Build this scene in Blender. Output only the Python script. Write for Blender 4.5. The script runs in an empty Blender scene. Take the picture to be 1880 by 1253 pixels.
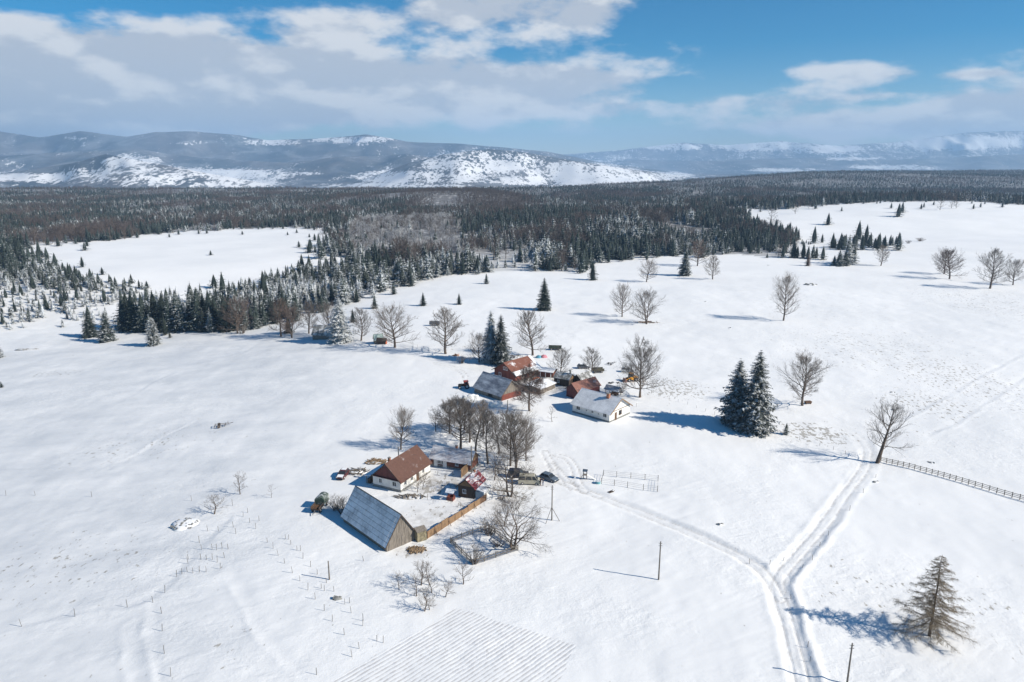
import bpy, math, random
import numpy as np
from mathutils import Vector, Matrix

# ------------------------------------------------------------------ camera, sky, sun, exposure
scene = bpy.context.scene
C = scene.collection
FPX, CAM_H, HORIZON = 1305.0, 65.0, 300.0          # focal length and horizon row in photo pixels (1880 x 1253)
PITCH = math.atan((626.5 - HORIZON) / FPX)
cam_d = bpy.data.cameras.new('camera'); cam = bpy.data.objects.new('camera', cam_d); C.objects.link(cam)
cam.location = (0, 0, CAM_H); cam.rotation_euler = (math.pi/2 - PITCH, 0, 0)
cam_d.sensor_fit = 'HORIZONTAL'; cam_d.sensor_width = 36.0; cam_d.lens = 36.0 * FPX / 1880.0
cam_d.clip_start = 1.0; cam_d.clip_end = 90000.0
scene.camera = cam

SUN_EL, SHADOW_DIR = math.radians(33.5), math.radians(180 - 19)   # shadows run left and a little away from the camera
sun_vec = Vector((-math.cos(SHADOW_DIR)*math.cos(SUN_EL), -math.sin(SHADOW_DIR)*math.cos(SUN_EL), math.sin(SUN_EL)))
sd = bpy.data.lights.new('sun', 'SUN'); sun = bpy.data.objects.new('sun', sd); C.objects.link(sun)
sd.energy = 5.0; sd.angle = math.radians(0.5); sd.color = (1.0, 0.925, 0.80)
sun.rotation_euler = sun_vec.to_track_quat('Z', 'Y').to_euler(); sun.location = (60, -20, 200)
VS = scene.view_settings
VS.view_transform = 'Standard'; VS.look = 'None'; VS.exposure = 0.36; VS.gamma = 1.0; VS.use_curve_mapping = False
cy = scene.cycles
cy.max_bounces = 5; cy.diffuse_bounces = 3; cy.glossy_bounces = 2; cy.transmission_bounces = 3
cy.volume_bounces = 1; cy.transparent_max_bounces = 6; cy.caustics_reflective = False; cy.caustics_refractive = False
cy.use_denoising = True

class NT:
    """small helper for writing node trees"""
    def __init__(s, tree): s.t = tree; s.n = tree.nodes; s.l = tree.links
    def new(s, typ, **kw):
        n = s.n.new(typ)
        for k, v in kw.items(): setattr(n, k, v)
        return n
    def link(s, a, b): s.l.new(a, b)
    def put(s, sock, v):
        if isinstance(v, bpy.types.NodeSocket): s.l.new(v, sock)
        elif v is not None: sock.default_value = v
    def m(s, op, a, b=None, c=None, clamp=False):
        n = s.n.new('ShaderNodeMath'); n.operation = op; n.use_clamp = clamp
        for i, v in enumerate((a, b, c)): s.put(n.inputs[i], v)
        return n.outputs[0]
    def ramp(s, v, a, b, lo=0.0, hi=1.0):
        n = s.n.new('ShaderNodeMapRange'); n.interpolation_type = 'SMOOTHSTEP'
        s.put(n.inputs[0], v); n.inputs[1].default_value = a; n.inputs[2].default_value = b
        n.inputs[3].default_value = lo; n.inputs[4].default_value = hi
        return n.outputs[0]
    def mix(s, f, a, b):
        n = s.n.new('ShaderNodeMix'); n.data_type = 'RGBA'
        s.put(n.inputs[0], f)
        for sock, v in ((n.inputs[6], a), (n.inputs[7], b)):
            s.put(sock, (*v, 1) if isinstance(v, tuple) and len(v) == 3 else v)
        return n.outputs[2]
    def noise(s, vec, scale, detail=3, rough=0.55, dist=0.0):
        n = s.n.new('ShaderNodeTexNoise'); s.put(n.inputs['Vector'], vec)
        n.inputs['Scale'].default_value = scale; n.inputs['Detail'].default_value = detail
        n.inputs['Roughness'].default_value = rough; n.inputs['Distortion'].default_value = dist
        return n.outputs[0]
    def xyz(s, x, y, z):
        n = s.n.new('ShaderNodeCombineXYZ')
        for i, v in enumerate((x, y, z)): s.put(n.inputs[i], v)
        return n.outputs[0]
    def vm(s, op, a, b):
        n = s.n.new('ShaderNodeVectorMath'); n.operation = op; s.put(n.inputs[0], a); s.put(n.inputs[1], b)
        return n.outputs[0]

world = bpy.data.worlds.new('World'); scene.world = world; world.use_nodes = True
wt = NT(world.node_tree); wt.n.clear()
sky = wt.new('ShaderNodeTexSky', sky_type='NISHITA', sun_disc=False)
sky.sun_elevation = SUN_EL; sky.sun_rotation = math.atan2(sun_vec.x, sun_vec.y)
sky.altitude = 1500; sky.air_density = 1.0; sky.dust_density = 0.0; sky.ozone_density = 2.2
hs = wt.new('ShaderNodeHueSaturation'); hs.inputs['Saturation'].default_value = 1.75; hs.inputs['Hue'].default_value = 0.496; wt.link(sky.outputs[0], hs.inputs['Color'])
hs.inputs['Value'].default_value = 0.92
bg_sky = wt.new('ShaderNodeBackground'); wt.link(hs.outputs[0], bg_sky.inputs[0]); bg_sky.inputs[1].default_value = 0.082
tc = wt.new('ShaderNodeTexCoord'); sep = wt.new('ShaderNodeSeparateXYZ'); wt.link(tc.outputs['Generated'], sep.inputs[0])
AZ = wt.m('ARCTAN2', sep.outputs[0], sep.outputs[1]); EL = wt.m('ARCSINE', sep.outputs[2])
# cloud banks by azimuth / elevation (radians): centre, half widths, weight
CL = []
def cloud(px, py, rx, ry, w):
    a = math.atan2(px - 940, FPX); CL.append((a, math.atan((HORIZON - py) / FPX / math.hypot(1, (px-940)/FPX)), rx/FPX, ry/FPX, w))
for c in [(60,195,260,62,.72),(330,150,230,62,.70),(560,165,260,62,.72),(820,175,230,50,.66),(1020,165,140,34,.55),(870,50,220,46,.66),(1060,62,95,34,.45),(640,72,95,28,.38),
          (1130,212,180,20,.44),(1330,194,100,16,.34),(1590,148,85,22,.56),(1470,145,60,11,.30),(1780,210,190,28,.46),(1480,236,210,15,.34),
          (30,62,95,28,.45),(235,6,45,9,.42),(1750,150,50,7,.30),(1580,186,60,7,.30),(-500,190,500,60,.7),(-1500,150,600,60,.6),(2500,200,500,50,.5),(3600,180,700,60,.55)]:
    cloud(*c)
tot = None
for a, e, rx, ry, w in CL:
    u = wt.m('MULTIPLY_ADD', AZ, 1/rx, -a/rx); v = wt.m('MULTIPLY_ADD', EL, 1/ry, -e/ry)
    q = wt.m('MULTIPLY_ADD', u, u, wt.m('MULTIPLY', v, v))
    g = wt.m('POWER', 0.3679, q)
    tot = wt.m('MULTIPLY', g, w) if tot is None else wt.m('MULTIPLY_ADD', g, w, tot)
tot = wt.m('MINIMUM', tot, 0.85)
n1 = wt.noise(wt.xyz(AZ, wt.m('MULTIPLY', EL, 2.3), 0.37), 9.0, 7, 0.56, 0.0)
n1s = wt.noise(wt.xyz(wt.m('ADD', AZ, 0.010), wt.m('MULTIPLY_ADD', EL, 2.3, 0.042), 0.37), 9.0, 5, 0.54, 0.0)
f0 = wt.m('MULTIPLY_ADD', wt.m('SUBTRACT', n1, 0.5), 1.6, tot)
alpha = wt.ramp(f0, 0.22, 0.57)
relief = wt.m('SUBTRACT', n1s, n1)                       # more cloud towards the sun = shaded side
shade = wt.ramp(wt.m('ADD', wt.m('MULTIPLY_ADD', relief, 3.4, 0.0), wt.m('MULTIPLY_ADD', tot, 0.55, wt.m('MULTIPLY', f0, 0.35))), 0.20, 0.85)
ccol = wt.mix(shade, (0.69, 0.685, 0.68), (0.45, 0.475, 0.52))
bg_c = wt.new('ShaderNodeBackground'); wt.link(ccol, bg_c.inputs[0]); bg_c.inputs[1].default_value = 1.0
mx = wt.new('ShaderNodeMixShader'); wt.link(wt.m('MULTIPLY', alpha, 0.93), mx.inputs[0]); wt.link(bg_sky.outputs[0], mx.inputs[1]); wt.link(bg_c.outputs[0], mx.inputs[2])
world.cycles.sampling_method = 'NONE'
wo = wt.new('ShaderNodeOutputWorld'); wt.link(mx.outputs[0], wo.inputs[0])

# ------------------------------------------------------------------ numeric helpers
cP, sP = math.cos(PITCH), math.sin(PITCH)
def project(x, y, z):
    """world -> photo pixels"""
    zz = z - CAM_H; f = y*cP - zz*sP; u = y*sP + zz*cP
    return 940 + FPX*x/f, 626.5 - FPX*u/f
def vnoise(x, y, seed=0):
    xi = np.floor(x); yi = np.floor(y); xf = x - xi; yf = y - yi
    def hsh(a, b):
        v = np.sin(a*127.1 + b*311.7 + seed*74.7) * 43758.5453
        return v - np.floor(v)
    u = xf*xf*xf*(xf*(xf*6-15)+10); v = yf*yf*yf*(yf*(yf*6-15)+10)
    a = hsh(xi, yi); b = hsh(xi+1, yi); c = hsh(xi, yi+1); d = hsh(xi+1, yi+1)
    return a + (b-a)*u + (c-a)*v + (a-b-c+d)*u*v
def fbm(x, y, octs=4, seed=0, gain=0.5):
    t = 0.0; amp = 1.0; tot = 0.0
    for o in range(octs):
        t = t + amp*vnoise(x*(2**o) + o*17.3, y*(2**o) - o*9.1, seed+o); tot += amp; amp *= gain
    return t/tot*2 - 1
def sst(a, b, x):
    t = np.clip((x-a)/(b-a), 0, 1); return t*t*(3-2*t)
def h_macro(x, y):
    """large relief of the plateau (metres)"""
    x = np.asarray(x, float); y = np.asarray(y, float)
    dl = 235*np.tanh(22*np.logaddexp(0, (-x-45)/22)/235)
    s = y - (300 + (x+200)*0.85)
    z = -0.085*dl*(1 - 0.88*sst(0, 190, s))
    z = z + 23*np.exp(-((x-540)/340)**2 - ((y-900)/270)**2)
    z = z - 5.0*np.exp(-((y-640)/60)**2)/(1+np.exp(-(x-170)/40))
    z = z + 20*np.exp(-((x+90)/190)**2 - ((y-1330)/170)**2) - 16*np.exp(-((x-60)/70)**2 - ((y-1500)/240)**2)
    z = z + 30*sst(1100, 2700, y)*sst(0, 1300, x)
    z = z + 6*fbm(x/420, y/420, 3, 5)*sst(420, 900, y)
    e = 1850 + 0.75*np.maximum(x, 0)
    z = z - 135*sst(0, 1, (y-e)/1500)
    return z
def ground_hit(px, py):
    """point of the plateau that a photo pixel looks at"""
    dx, dy = (px-940)/FPX, -(py-626.5)/FPX
    d = np.array([dx, cP + dy*sP, -sP + dy*cP])
    t = np.geomspace(40, 3500, 900)
    z = CAM_H + d[2]*t - h_macro(d[0]*t, d[1]*t)
    k = int(np.argmax(z < 0)) if (z < 0).any() else len(t)-1
    lo, hi = t[max(k-1, 0)], t[k]
    for _ in range(30):
        m_ = (lo+hi)/2
        if CAM_H + d[2]*m_ - float(h_macro(d[0]*m_, d[1]*m_)) < 0: hi = m_
        else: lo = m_
    return float(d[0]*hi), float(d[1]*hi)
def at_z(px, py, z):
    dx, dy = (px-940)/FPX, -(py-626.5)/FPX
    d = (dx, cP + dy*sP, -sP + dy*cP); t = (z-CAM_H)/d[2]
    return d[0]*t, d[1]*t
def inpoly(x, y, poly):
    x = np.asarray(x, float); y = np.asarray(y, float); r = np.zeros(x.shape, bool); n = len(poly); j = n-1
    for i in range(n):
        (xi, yi), (xj, yj) = poly[i], poly[j]
        if yi != yj: r ^= ((yi > y) != (yj > y)) & (x < (xj-xi)*(y-yi)/(yj-yi)+xi)
        j = i
    return r
def smooth_line(pts, n=8):
    """Catmull-Rom through points"""
    P = [np.array(p, float) for p in pts]; P = [2*P[0]-P[1]] + P + [2*P[-1]-P[-2]]; out = []
    for i in range(1, len(P)-2):
        for k in range(n):
            t = k/n
            out.append(0.5*((2*P[i]) + (P[i+1]-P[i-1])*t + (2*P[i-1]-5*P[i]+4*P[i+1]-P[i+2])*t*t + (3*P[i]-P[i-1]-3*P[i+1]+P[i+2])*t**3))
    out.append(P[-2]); return np.array(out)
def line_dist(x, y, L, reach):
    """signed distance (positive to the right of the running direction) to a polyline, big where far; also run length"""
    D = np.full(x.shape, 1e3); S = np.zeros(x.shape)
    sel = np.nonzero((x > L[:,0].min()-reach) & (x < L[:,0].max()+reach) & (y > L[:,1].min()-reach) & (y < L[:,1].max()+reach))[0]
    if not len(sel): return D, S
    xs, ys = x[sel], y[sel]; best = np.full(len(sel), 1e3); sg = np.ones(len(sel)); ss = np.zeros(len(sel)); run = 0.0
    for a, b in zip(L[:-1], L[1:]):
        ab = b-a; l = math.hypot(*ab)+1e-9; t = np.clip(((xs-a[0])*ab[0] + (ys-a[1])*ab[1])/l**2, 0, 1)
        d = np.hypot(xs-a[0]-t*ab[0], ys-a[1]-t*ab[1]); k = d < best
        best[k] = d[k]; ss[k] = (run + t*l)[k]; sg[k] = np.sign(((xs-a[0])*ab[1] - (ys-a[1])*ab[0]))[k]; run += l
    D[sel] = best*sg; S[sel] = ss
    return D, S
def px_line(pts, n=8): return smooth_line([ground_hit(*p) for p in pts], n)

# ------------------------------------------------------------------ roads, tracks and fields (photo pixels of the ground they cross)
ROAD_MAIN = px_line([(1487,1300),(1468,1225),(1448,1150),(1432,1090),(1432,1060),(1470,1015),(1515,960),(1553,905),(1585,862),(1592,828),(1570,798),(1530,780),(1475,764),(1420,748)])
ROAD_FARM = px_line([(1433,1100),(1408,1058),(1362,1025),(1300,995),(1230,965),(1165,938),(1100,912),(1045,892),(1012,878)])
TRACKS = [px_line(p) for p in ([(1052,898),(1030,872),(1012,850),(1000,830)], [(1072,903),(1060,885),(1056,862),(1042,842),(1022,836)],
          [(800,668),(835,676),(852,688),(856,700)], [(1100,912),(1060,896),(1020,880),(1016,862),(1010,852)])]
PATHS = [px_line(p) for p in ([(1700,800),(1760,770),(1830,725),(1900,680)], [(1640,775),(1720,735),(1800,690),(1880,650)], [(245,728),(275,705),(330,682),(420,660),(460,640)],
         [(330,682),(420,686),(560,696)], [(0,862),(120,858),(230,862),(345,866)], [(370,770),(310,800),(250,838),(200,862)], [(0,1160),(70,1140),(160,1122),(240,1110),(300,1080),(345,1030),(420,955)],
         [(425,1050),(460,1110),(500,1180),(560,1240)], [(283,1110),(285,1180),(296,1260)], [(248,1150),(248,1260)], [(1160,735),(1250,760),(1330,790),(1420,800),(1500,815),(1570,842)])]
FIELD = [at_z(*p, 0) for p in [(838,1112),(1058,1182),(1015,1262),(560,1275)]]
FROW = np.array(at_z(838,1112,0)) - np.array(at_z(600,1245,0)); FROW /= np.hypot(*FROW)
FIELD2 = [at_z(*p, 0) for p in [(1525,1030),(1600,1020),(1820,1100),(1790,1150),(1500,1110)]]
def h_detail(x, y):
    """drifts, roads, ruts and furrows; returns height, dirt and tuft masks (flat arrays, near ground)"""
    near = sst(520, 330, y)
    z = near*(0.45*fbm(x/38, y/38, 3, 21) + 0.15*fbm(x/6.5, y/9.0, 3, 31)) + 1.2*fbm(x/150, y/150, 3, 11)*sst(90, 260, np.hypot(x, y-130))*sst(690, 450, y)
    # wind-packed drifts running to the lower left
    ux = (x*0.86 + y*0.5); vx = (-x*0.5 + y*0.86)
    z = z + near*0.07*np.abs(fbm(ux/9, vx/2.2, 3, 41))*sst(-0.2, 0.4, fbm(x/60, y/60, 2, 43))
    dirt = np.zeros(x.shape); tuft = np.zeros(x.shape)
    for L, hw, berm in ((ROAD_MAIN, 1.65, 0.18), (ROAD_FARM, 1.4, 0.05)):
        d, s = line_dist(x, y, L, 9); a = np.abs(d)
        wob = 0.35*fbm(s/5, d*0+3.1, 3, 51)
        fade = 1-0.75*sst(75, 120, s) if L is ROAD_MAIN else 1-0.4*sst(40, 80, s); inside = sst(hw+0.5, hw-0.4, a+wob)*fade
        prof = -(0.09 if L is ROAD_MAIN else 0.03)*inside + 0.05*inside*fbm(d/0.28, s/2.2, 3, 55) + fade*berm*(0.75+0.8*fbm(s/3.5, np.sign(d)*4.0, 3, 57))*np.exp(-((a-hw-0.75+wob)/0.6)**2)*np.where(d > 0, np.where(s < 48, 1.25, 0.7), 0.45)
        for o in (-0.85, 0.85):
            rut = np.exp(-((d-o-0.2*fbm(s/6, s*0+o, 2, 61))/0.17)**2); prof = prof - 0.10*rut*inside; dirt = np.maximum(dirt, 0.42*rut*inside)
        z = z*(1-0.6*inside) + prof; dirt = np.maximum(dirt, 0.12*inside*(0.6+0.6*fbm(x/1.2, y/1.2, 2, 63)))
    for L in TRACKS:
        d, s = line_dist(x, y, L, 5)
        for o in (-0.8, 0.8):
            r = np.exp(-((d-o)/0.16)**2); z = z - 0.10*r; dirt = np.maximum(dirt, 0.55*r)
    for i, L in enumerate(PATHS):
        d, s = line_dist(x, y, L, 6); w = 0.9 + 0.5*fbm(s/7, s*0+i, 2, 67); z = z - 0.055*np.exp(-(d/w)**2)*(1+fbm(s/4,d*0,2,69)) + 0.05*np.exp(-((d-1.5*w)/0.6)**2)*(1+fbm(s/3,d*0+5,2,70))
        tuft = np.maximum(tuft, 0.30*np.exp(-((d-0.8)/0.7)**2)*sst(-.1, .6, fbm(s/9, d*0+i, 2, 71)))
    inf = inpoly(x + 0.5*fbm(x/3, y/3, 2, 79), y, FIELD).astype(float)
    in2 = inpoly(x, y, FIELD2); tuft = np.maximum(tuft, np.where(in2, 0.55*sst(-.4, .5, fbm(x/5, y/1.2, 3, 77)), 0))
    def blob(px, py, rx, ry, w):
        cx, cyy = at_z(px, py, 0); k = cyy/FPX; q = ((x-cx)/(rx*k*1.02))**2 + ((y-cyy)/(ry*k*cyy/CAM_H))**2
        return w*np.exp(-q**1.5)
    for b in [(1490,795,85,26,.85),(1240,715,75,28,.75),(1180,690,40,18,.5),(940,905,60,22,.75),(900,965,50,25,.6),(890,1005,48,22,.45),(760,1012,40,14,.6),(760,935,60,22,.4),(660,862,45,14,.6),
              (820,880,55,16,.45),(1750,690,130,70,.55),(1600,640,200,60,.42),(1820,560,150,50,.45),(1700,740,90,40,.6),(1500,560,200,40,.3),(1000,700,70,30,.45),(820,640,150,9,.35),(600,625,160,7,.4),(90,640,60,7,.6),
              (430,1180,70,60,.3),(230,1230,200,40,.22),(1800,1110,90,40,.4),(120,1010,250,90,.38),(250,790,160,40,.35),(800,890,80,30,.75),(1010,700,80,30,.7),(830,930,60,30,.6),(1120,890,60,14,.25),(1860,1200,50,50,.35),(1700,800,60,30,.3)]:
        tuft = np.maximum(tuft, blob(*b))
    for b in [(800,885,62,22,.62),(790,945,60,25,.42),(1000,705,60,25,.6),(975,888,40,9,.6),(755,1010,36,12,.7),(930,925,40,18,.5),(890,745,60,12,.35),(690,868,50,14,.45)]:
        dirt = np.maximum(dirt, blob(*b)*(0.7+0.5*fbm(x/2.5, y/2.5, 3, 81)))
    return z, np.clip(dirt, 0, 1), np.clip(tuft, 0, 1), inf
def height(x, y):
    xa = np.atleast_1d(np.asarray(x, float)); ya = np.atleast_1d(np.asarray(y, float))
    z = h_macro(xa, ya) + np.where(ya < 700, h_detail(xa, ya)[0], 0)
    return z if np.ndim(x) else float(z[0])
# ------------------------------------------------------------------ materials
MATS = {}
def mat(name, build=None, col=(.5,.5,.5), rough=0.8, metal=0.0, var=0.0, vscale=3.0, bump=0.0, bscale=8.0, coords='Object', stretch=None):
    """procedural material: a base colour with optional noise variation and bump"""
    if name in MATS: return MATS[name]
    m = bpy.data.materials.new(name); m.use_nodes = True; t = NT(m.node_tree); b = t.n['Principled BSDF']; MATS[name] = m
    b.inputs['Roughness'].default_value = rough; b.inputs['Metallic'].default_value = metal
    b.inputs['Specular IOR Level'].default_value = 0.25
    if build: build(t, b); return m
    tcn = t.new('ShaderNodeTexCoord'); v = tcn.outputs[coords]
    if stretch: v = t.vm('MULTIPLY', v, stretch)
    n = t.noise(v, vscale, 5, 0.6)
    lo = tuple(max(c*(1-var), 0) for c in col); hi = tuple(min(c*(1+var), 1) for c in col)
    t.link(t.mix(t.ramp(n, 0.3, 0.7), lo, hi), b.inputs['Base Color'])
    if bump:
        bp = t.new('ShaderNodeBump'); bp.inputs['Strength'].default_value = bump; bp.inputs['Distance'].default_value = 0.05
        t.link(t.noise(v, bscale, 4, 0.6), bp.inputs['Height']); t.link(bp.outputs[0], b.inputs['Normal'])
    return m
SNOW = (0.83, 0.845, 0.87)
def b_ground(t, b):
    tcn = t.new('ShaderNodeTexCoord'); p = tcn.outputs['Object']
    a1 = t.new('ShaderNodeAttribute', attribute_name='tuft'); a2 = t.new('ShaderNodeAttribute', attribute_name='dirt'); a3 = t.new('ShaderNodeAttribute', attribute_name='woods')
    a4 = t.new('ShaderNodeAttribute', attribute_name='furrow'); a5 = t.new('ShaderNodeAttribute', attribute_name='crust')
    fine = t.noise(p, 1.1, 4, 0.65); clump = t.noise(p, 0.16, 3, 0.6); spk = t.noise(t.vm('MULTIPLY', p, (0.8, 0.42, 1)), 1.5, 3, 0.62)
    big = t.noise(p, 0.022, 4, 0.6)
    snow = t.mix(t.ramp(big, 0.35, 0.65), (0.82, 0.825, 0.83), (0.88, 0.88, 0.88))
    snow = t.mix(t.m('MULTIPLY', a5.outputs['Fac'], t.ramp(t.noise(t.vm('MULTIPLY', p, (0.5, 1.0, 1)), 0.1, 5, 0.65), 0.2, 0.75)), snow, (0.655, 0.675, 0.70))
    # thin grass and stubble poking through the snow, in separate tufts
    sparse = t.m('ADD', t.m('MULTIPLY', a1.outputs['Fac'], 0.27), t.m('MULTIPLY', t.ramp(clump, 0.45, 0.85), 0.05))
    tf = t.ramp(t.m('ADD', spk, sparse), 0.70, 0.78)
    sv = t.new('ShaderNodeVectorMath', operation='DOT_PRODUCT'); t.link(p, sv.inputs[0]); sv.inputs[1].default_value = (-float(FROW[1]), float(FROW[0]), 0)
    rows = t.m('SINE', t.m('ADD', t.m('MULTIPLY', sv.outputs['Value'], 2*math.pi/0.64), t.m('MULTIPLY', t.noise(p, 0.35, 3, 0.6), 2.6)))
    rowf = t.m('MULTIPLY', t.ramp(t.m('ADD', rows, t.m('MULTIPLY', t.m('SUBTRACT', fine, 0.5), 3.2)), -0.1, 1.3), a4.outputs['Fac'])
    c = t.mix(t.m('MULTIPLY', tf, 0.66), snow, t.mix(fine, (0.19, 0.155, 0.11), (0.27, 0.24, 0.18)))
    c = t.mix(t.m('MULTIPLY', rowf, 0.62), c, (0.42, 0.40, 0.40))
    c = t.mix(t.m('MULTIPLY', t.m('MULTIPLY', a2.outputs['Fac'], t.ramp(t.noise(p, 0.55, 4, 0.65), 0.34, 0.58)), 1.25, clamp=True), c, (0.36, 0.335, 0.31))
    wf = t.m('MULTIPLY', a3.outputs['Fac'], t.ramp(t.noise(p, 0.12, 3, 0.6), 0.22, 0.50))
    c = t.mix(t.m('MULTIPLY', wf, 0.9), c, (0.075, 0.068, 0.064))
    t.link(c, b.inputs['Base Color']); b.inputs['Roughness'].default_value = 0.75
    b.inputs['Subsurface Weight'].default_value = 0.0
    # wind crust: streaks and pits
    st = t.vm('MULTIPLY', t.vm('ADD', p, (0, 0, 0)), (0.55, 1.0, 1.0))
    streak = t.noise(st, 0.5, 6, 0.62, 0.6)
    bp = t.new('ShaderNodeBump'); bp.inputs['Strength'].default_value = 0.6; bp.inputs['Distance'].default_value = 0.34
    t.link(t.m('ADD', t.m('ADD', t.m('MULTIPLY', streak, 0.8), t.m('MULTIPLY', fine, 0.4)), t.m('MULTIPLY', t.m('MULTIPLY', rows, a4.outputs['Fac']), -0.09)), bp.inputs['Height']); t.link(t.ramp(t.noise(p, 0.03, 4, 0.6, 0.5), 0.38, 0.66, 0.10, 0.75), bp.inputs['Strength']); t.link(bp.outputs[0], b.inputs['Normal'])
mat('ground_snow', b_ground)
def b_far(t, b):
    tcn = t.new('ShaderNodeTexCoord'); p = tcn.outputs['Object']
    a = t.new('ShaderNodeAttribute', attribute_name='woods')
    q = t.vm('MULTIPLY', p, (1.0, 0.32, 1.0))
    n = t.m('ADD', t.m('MULTIPLY', t.noise(q, 0.009, 6, 0.72), 0.45), t.m('MULTIPLY', t.noise(q, 0.045, 4, 0.75), 0.55))
    f = t.ramp(t.m('ADD', a.outputs['Fac'], t.m('MULTIPLY', t.m('SUBTRACT', n, 0.5), 4.2)), 0.40, 0.56)
    tone = t.mix(t.ramp(t.noise(p, 0.0016, 4, 0.6), 0.4, 0.6), (0.050, 0.062, 0.075), (0.11, 0.105, 0.11))
    dust = t.m('MULTIPLY', t.ramp(t.noise(t.vm('MULTIPLY', p, (1.0, 0.6, 2.5)), 0.0026, 6, 0.66, 0.8), 0.46, 0.66), 0.48)
    tone = t.mix(dust, tone, (0.30, 0.32, 0.35))              # thin snow under the far beech woods
    t.link(t.mix(f, (0.80, 0.81, 0.83), tone), b.inputs['Base Color']); b.inputs['Roughness'].default_value = 0.9
mat('far_land', b_far)

def snowy(name, base, amount, scale=0.9, var=0.25,  rough=0.7, metal=0.0, stretch=(1,1,1), up=False, soft=0.12, pos=False):
    """a surface with wind-thinned snow lying on it; amount 0..1"""
    def f(t, b):
        tcn = t.new('ShaderNodeTexCoord'); gp = t.new('ShaderNodeNewGeometry').outputs['Position'] if pos else tcn.outputs['Object']; p = t.vm('MULTIPLY', gp, stretch)
        n = t.m('ADD', t.m('MULTIPLY', t.noise(p, scale, 5, 0.62), 0.7), t.m('MULTIPLY', t.noise(p, scale*6, 3, 0.6), 0.3))
        lo = tuple(c*(1-var) for c in base); hi = tuple(min(1, c*(1+var)) for c in base)
        c = t.mix(t.noise(tcn.outputs['Object'], 2.3, 4, 0.6), lo, hi)
        k = t.ramp(n, 0.5 + (0.5-amount)*0.5 - soft, 0.5 + (0.5-amount)*0.5 + soft)
        if up:
            g = t.new('ShaderNodeNewGeometry'); s2 = t.new('ShaderNodeSeparateXYZ'); t.link(g.outputs['Normal'], s2.inputs[0])
            k = t.m('MULTIPLY', k, t.ramp(s2.outputs[2], 0.15, 0.5))
        t.link(t.mix(k, c, SNOW), b.inputs['Base Color'])
    return mat(name, f, rough=rough, metal=metal)
def spruce_mat(name, frost, tone):
    def f(t, b):
        g = t.new('ShaderNodeNewGeometry'); s2 = t.new('ShaderNodeSeparateXYZ'); t.link(g.outputs['Normal'], s2.inputs[0])
        oi = t.new('ShaderNodeObjectInfo'); n = t.noise(g.outputs['Position'], 0.9, 4, 0.7)
        k = t.m('ADD', t.m('ADD', n, t.m('MULTIPLY', s2.outputs[2], 0.16)), t.m('MULTIPLY', t.m('SUBTRACT', oi.outputs['Random'], 0.5), 0.22))
        c = t.mix(oi.outputs['Random'], tuple(v*0.75 for v in tone), tuple(v*1.3 for v in tone))
        t.link(t.mix(t.m('MULTIPLY', t.ramp(k, 0.80-frost*0.45, 0.98-frost*0.45), 0.85), c, (0.74, 0.77, 0.80)), b.inputs['Base Color'])
    return mat(name, f, rough=0.85)
SP_DARK = spruce_mat('spruce_dark', 0.25, (0.032, 0.044, 0.038))
SP_MID = spruce_mat('spruce_dusted', 0.52, (0.040, 0.050, 0.042))
SP_OLD = spruce_mat('spruce_old_dusted', 0.57, (0.046, 0.056, 0.052))
SP_FROST = spruce_mat('spruce_frosted', 0.74, (0.055, 0.062, 0.058))
BARK = mat('bark', col=(.115,.088,.07), var=.35, vscale=2.5, bump=.4, bscale=6)
TWIG = mat('twigs', col=(.165,.142,.125), var=.3, vscale=1.5)
TWIG_RED = mat('twigs_reddish', col=(.135,.10,.085), var=.3, vscale=1.5)
LARCH = mat('larch_twigs', col=(.23,.18,.12), var=.35, vscale=1.5)
M_SNOW = mat('snow', col=SNOW, var=.03, vscale=1.2, bump=.35, bscale=2.5)
GREYWOOD = mat('grey_weathered_boards', col=(.20,.175,.15), var=.4, vscale=2.2, stretch=(3,3,.35), bump=.3)
BROWNWOOD = mat('brown_boards', col=(.135,.08,.05), var=.35, vscale=2.2, stretch=(3,3,.35))
ORANGEWOOD = mat('orange_boards', col=(.26,.165,.095), var=.3, vscale=2.2, stretch=(3,3,.35))
REDWOOD = mat('red_painted_boards', col=(.19,.06,.045), var=.3, vscale=2.0, stretch=(3,3,.35))
DARKRED = mat('dark_red_sheet', col=(.13,.035,.034), var=.22, vscale=1.2, rough=.5)
BRICKRED = mat('brick_red_wall', col=(.17,.072,.052), var=.3, vscale=2.0)
PLASTER = mat('white_plaster', col=(.72,.71,.68), var=.09, vscale=.9)
CREAM = mat('cream_plaster', col=(.78,.74,.66), var=.06, vscale=.9)
STONE = mat('grey_stone_plinth', col=(.23,.23,.22), var=.3, vscale=3)
DARKWOOD = mat('dark_boards', col=(.075,.055,.045), var=.35, vscale=2.2, stretch=(3,3,.35))
GLASS = mat('window_glass', col=(.035,.042,.05), rough=.08, var=.2)
WHITEPAINT = mat('white_paint', col=(.78,.78,.76), var=.05)
BRICK = mat('chimney_brick', col=(.38,.16,.09), var=.3, vscale=6)
METAL = mat('grey_metal', col=(.22,.22,.23), rough=.45, metal=.4, var=.2)
BLACK = mat('black_rubber', col=(.02,.02,.022), var=.2)
RIM = mat('wheel_rim', col=(.45,.45,.46), rough=.4, metal=.6, var=.1)
LAMP = mat('lamp_glass', col=(.7,.7,.66), rough=.15, var=.05)
R_BARN = snowy('barn_roof_sheet', (.17,.18,.20), .70, .30, .2, .5, .1, soft=.22, pos=True)
R_RED = snowy('red_tin_roof', (.125,.066,.05), .12, .7, .35, .5)
R_ORANGE = snowy('orange_tile_roof', (.20,.085,.06), .34, .35, .25, .8, soft=.08)
R_BLUE = snowy('blue_grey_roof', (.16,.17,.205), .40, .5, .2, .6, stretch=(.5,1.5,1), soft=.22)
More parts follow.
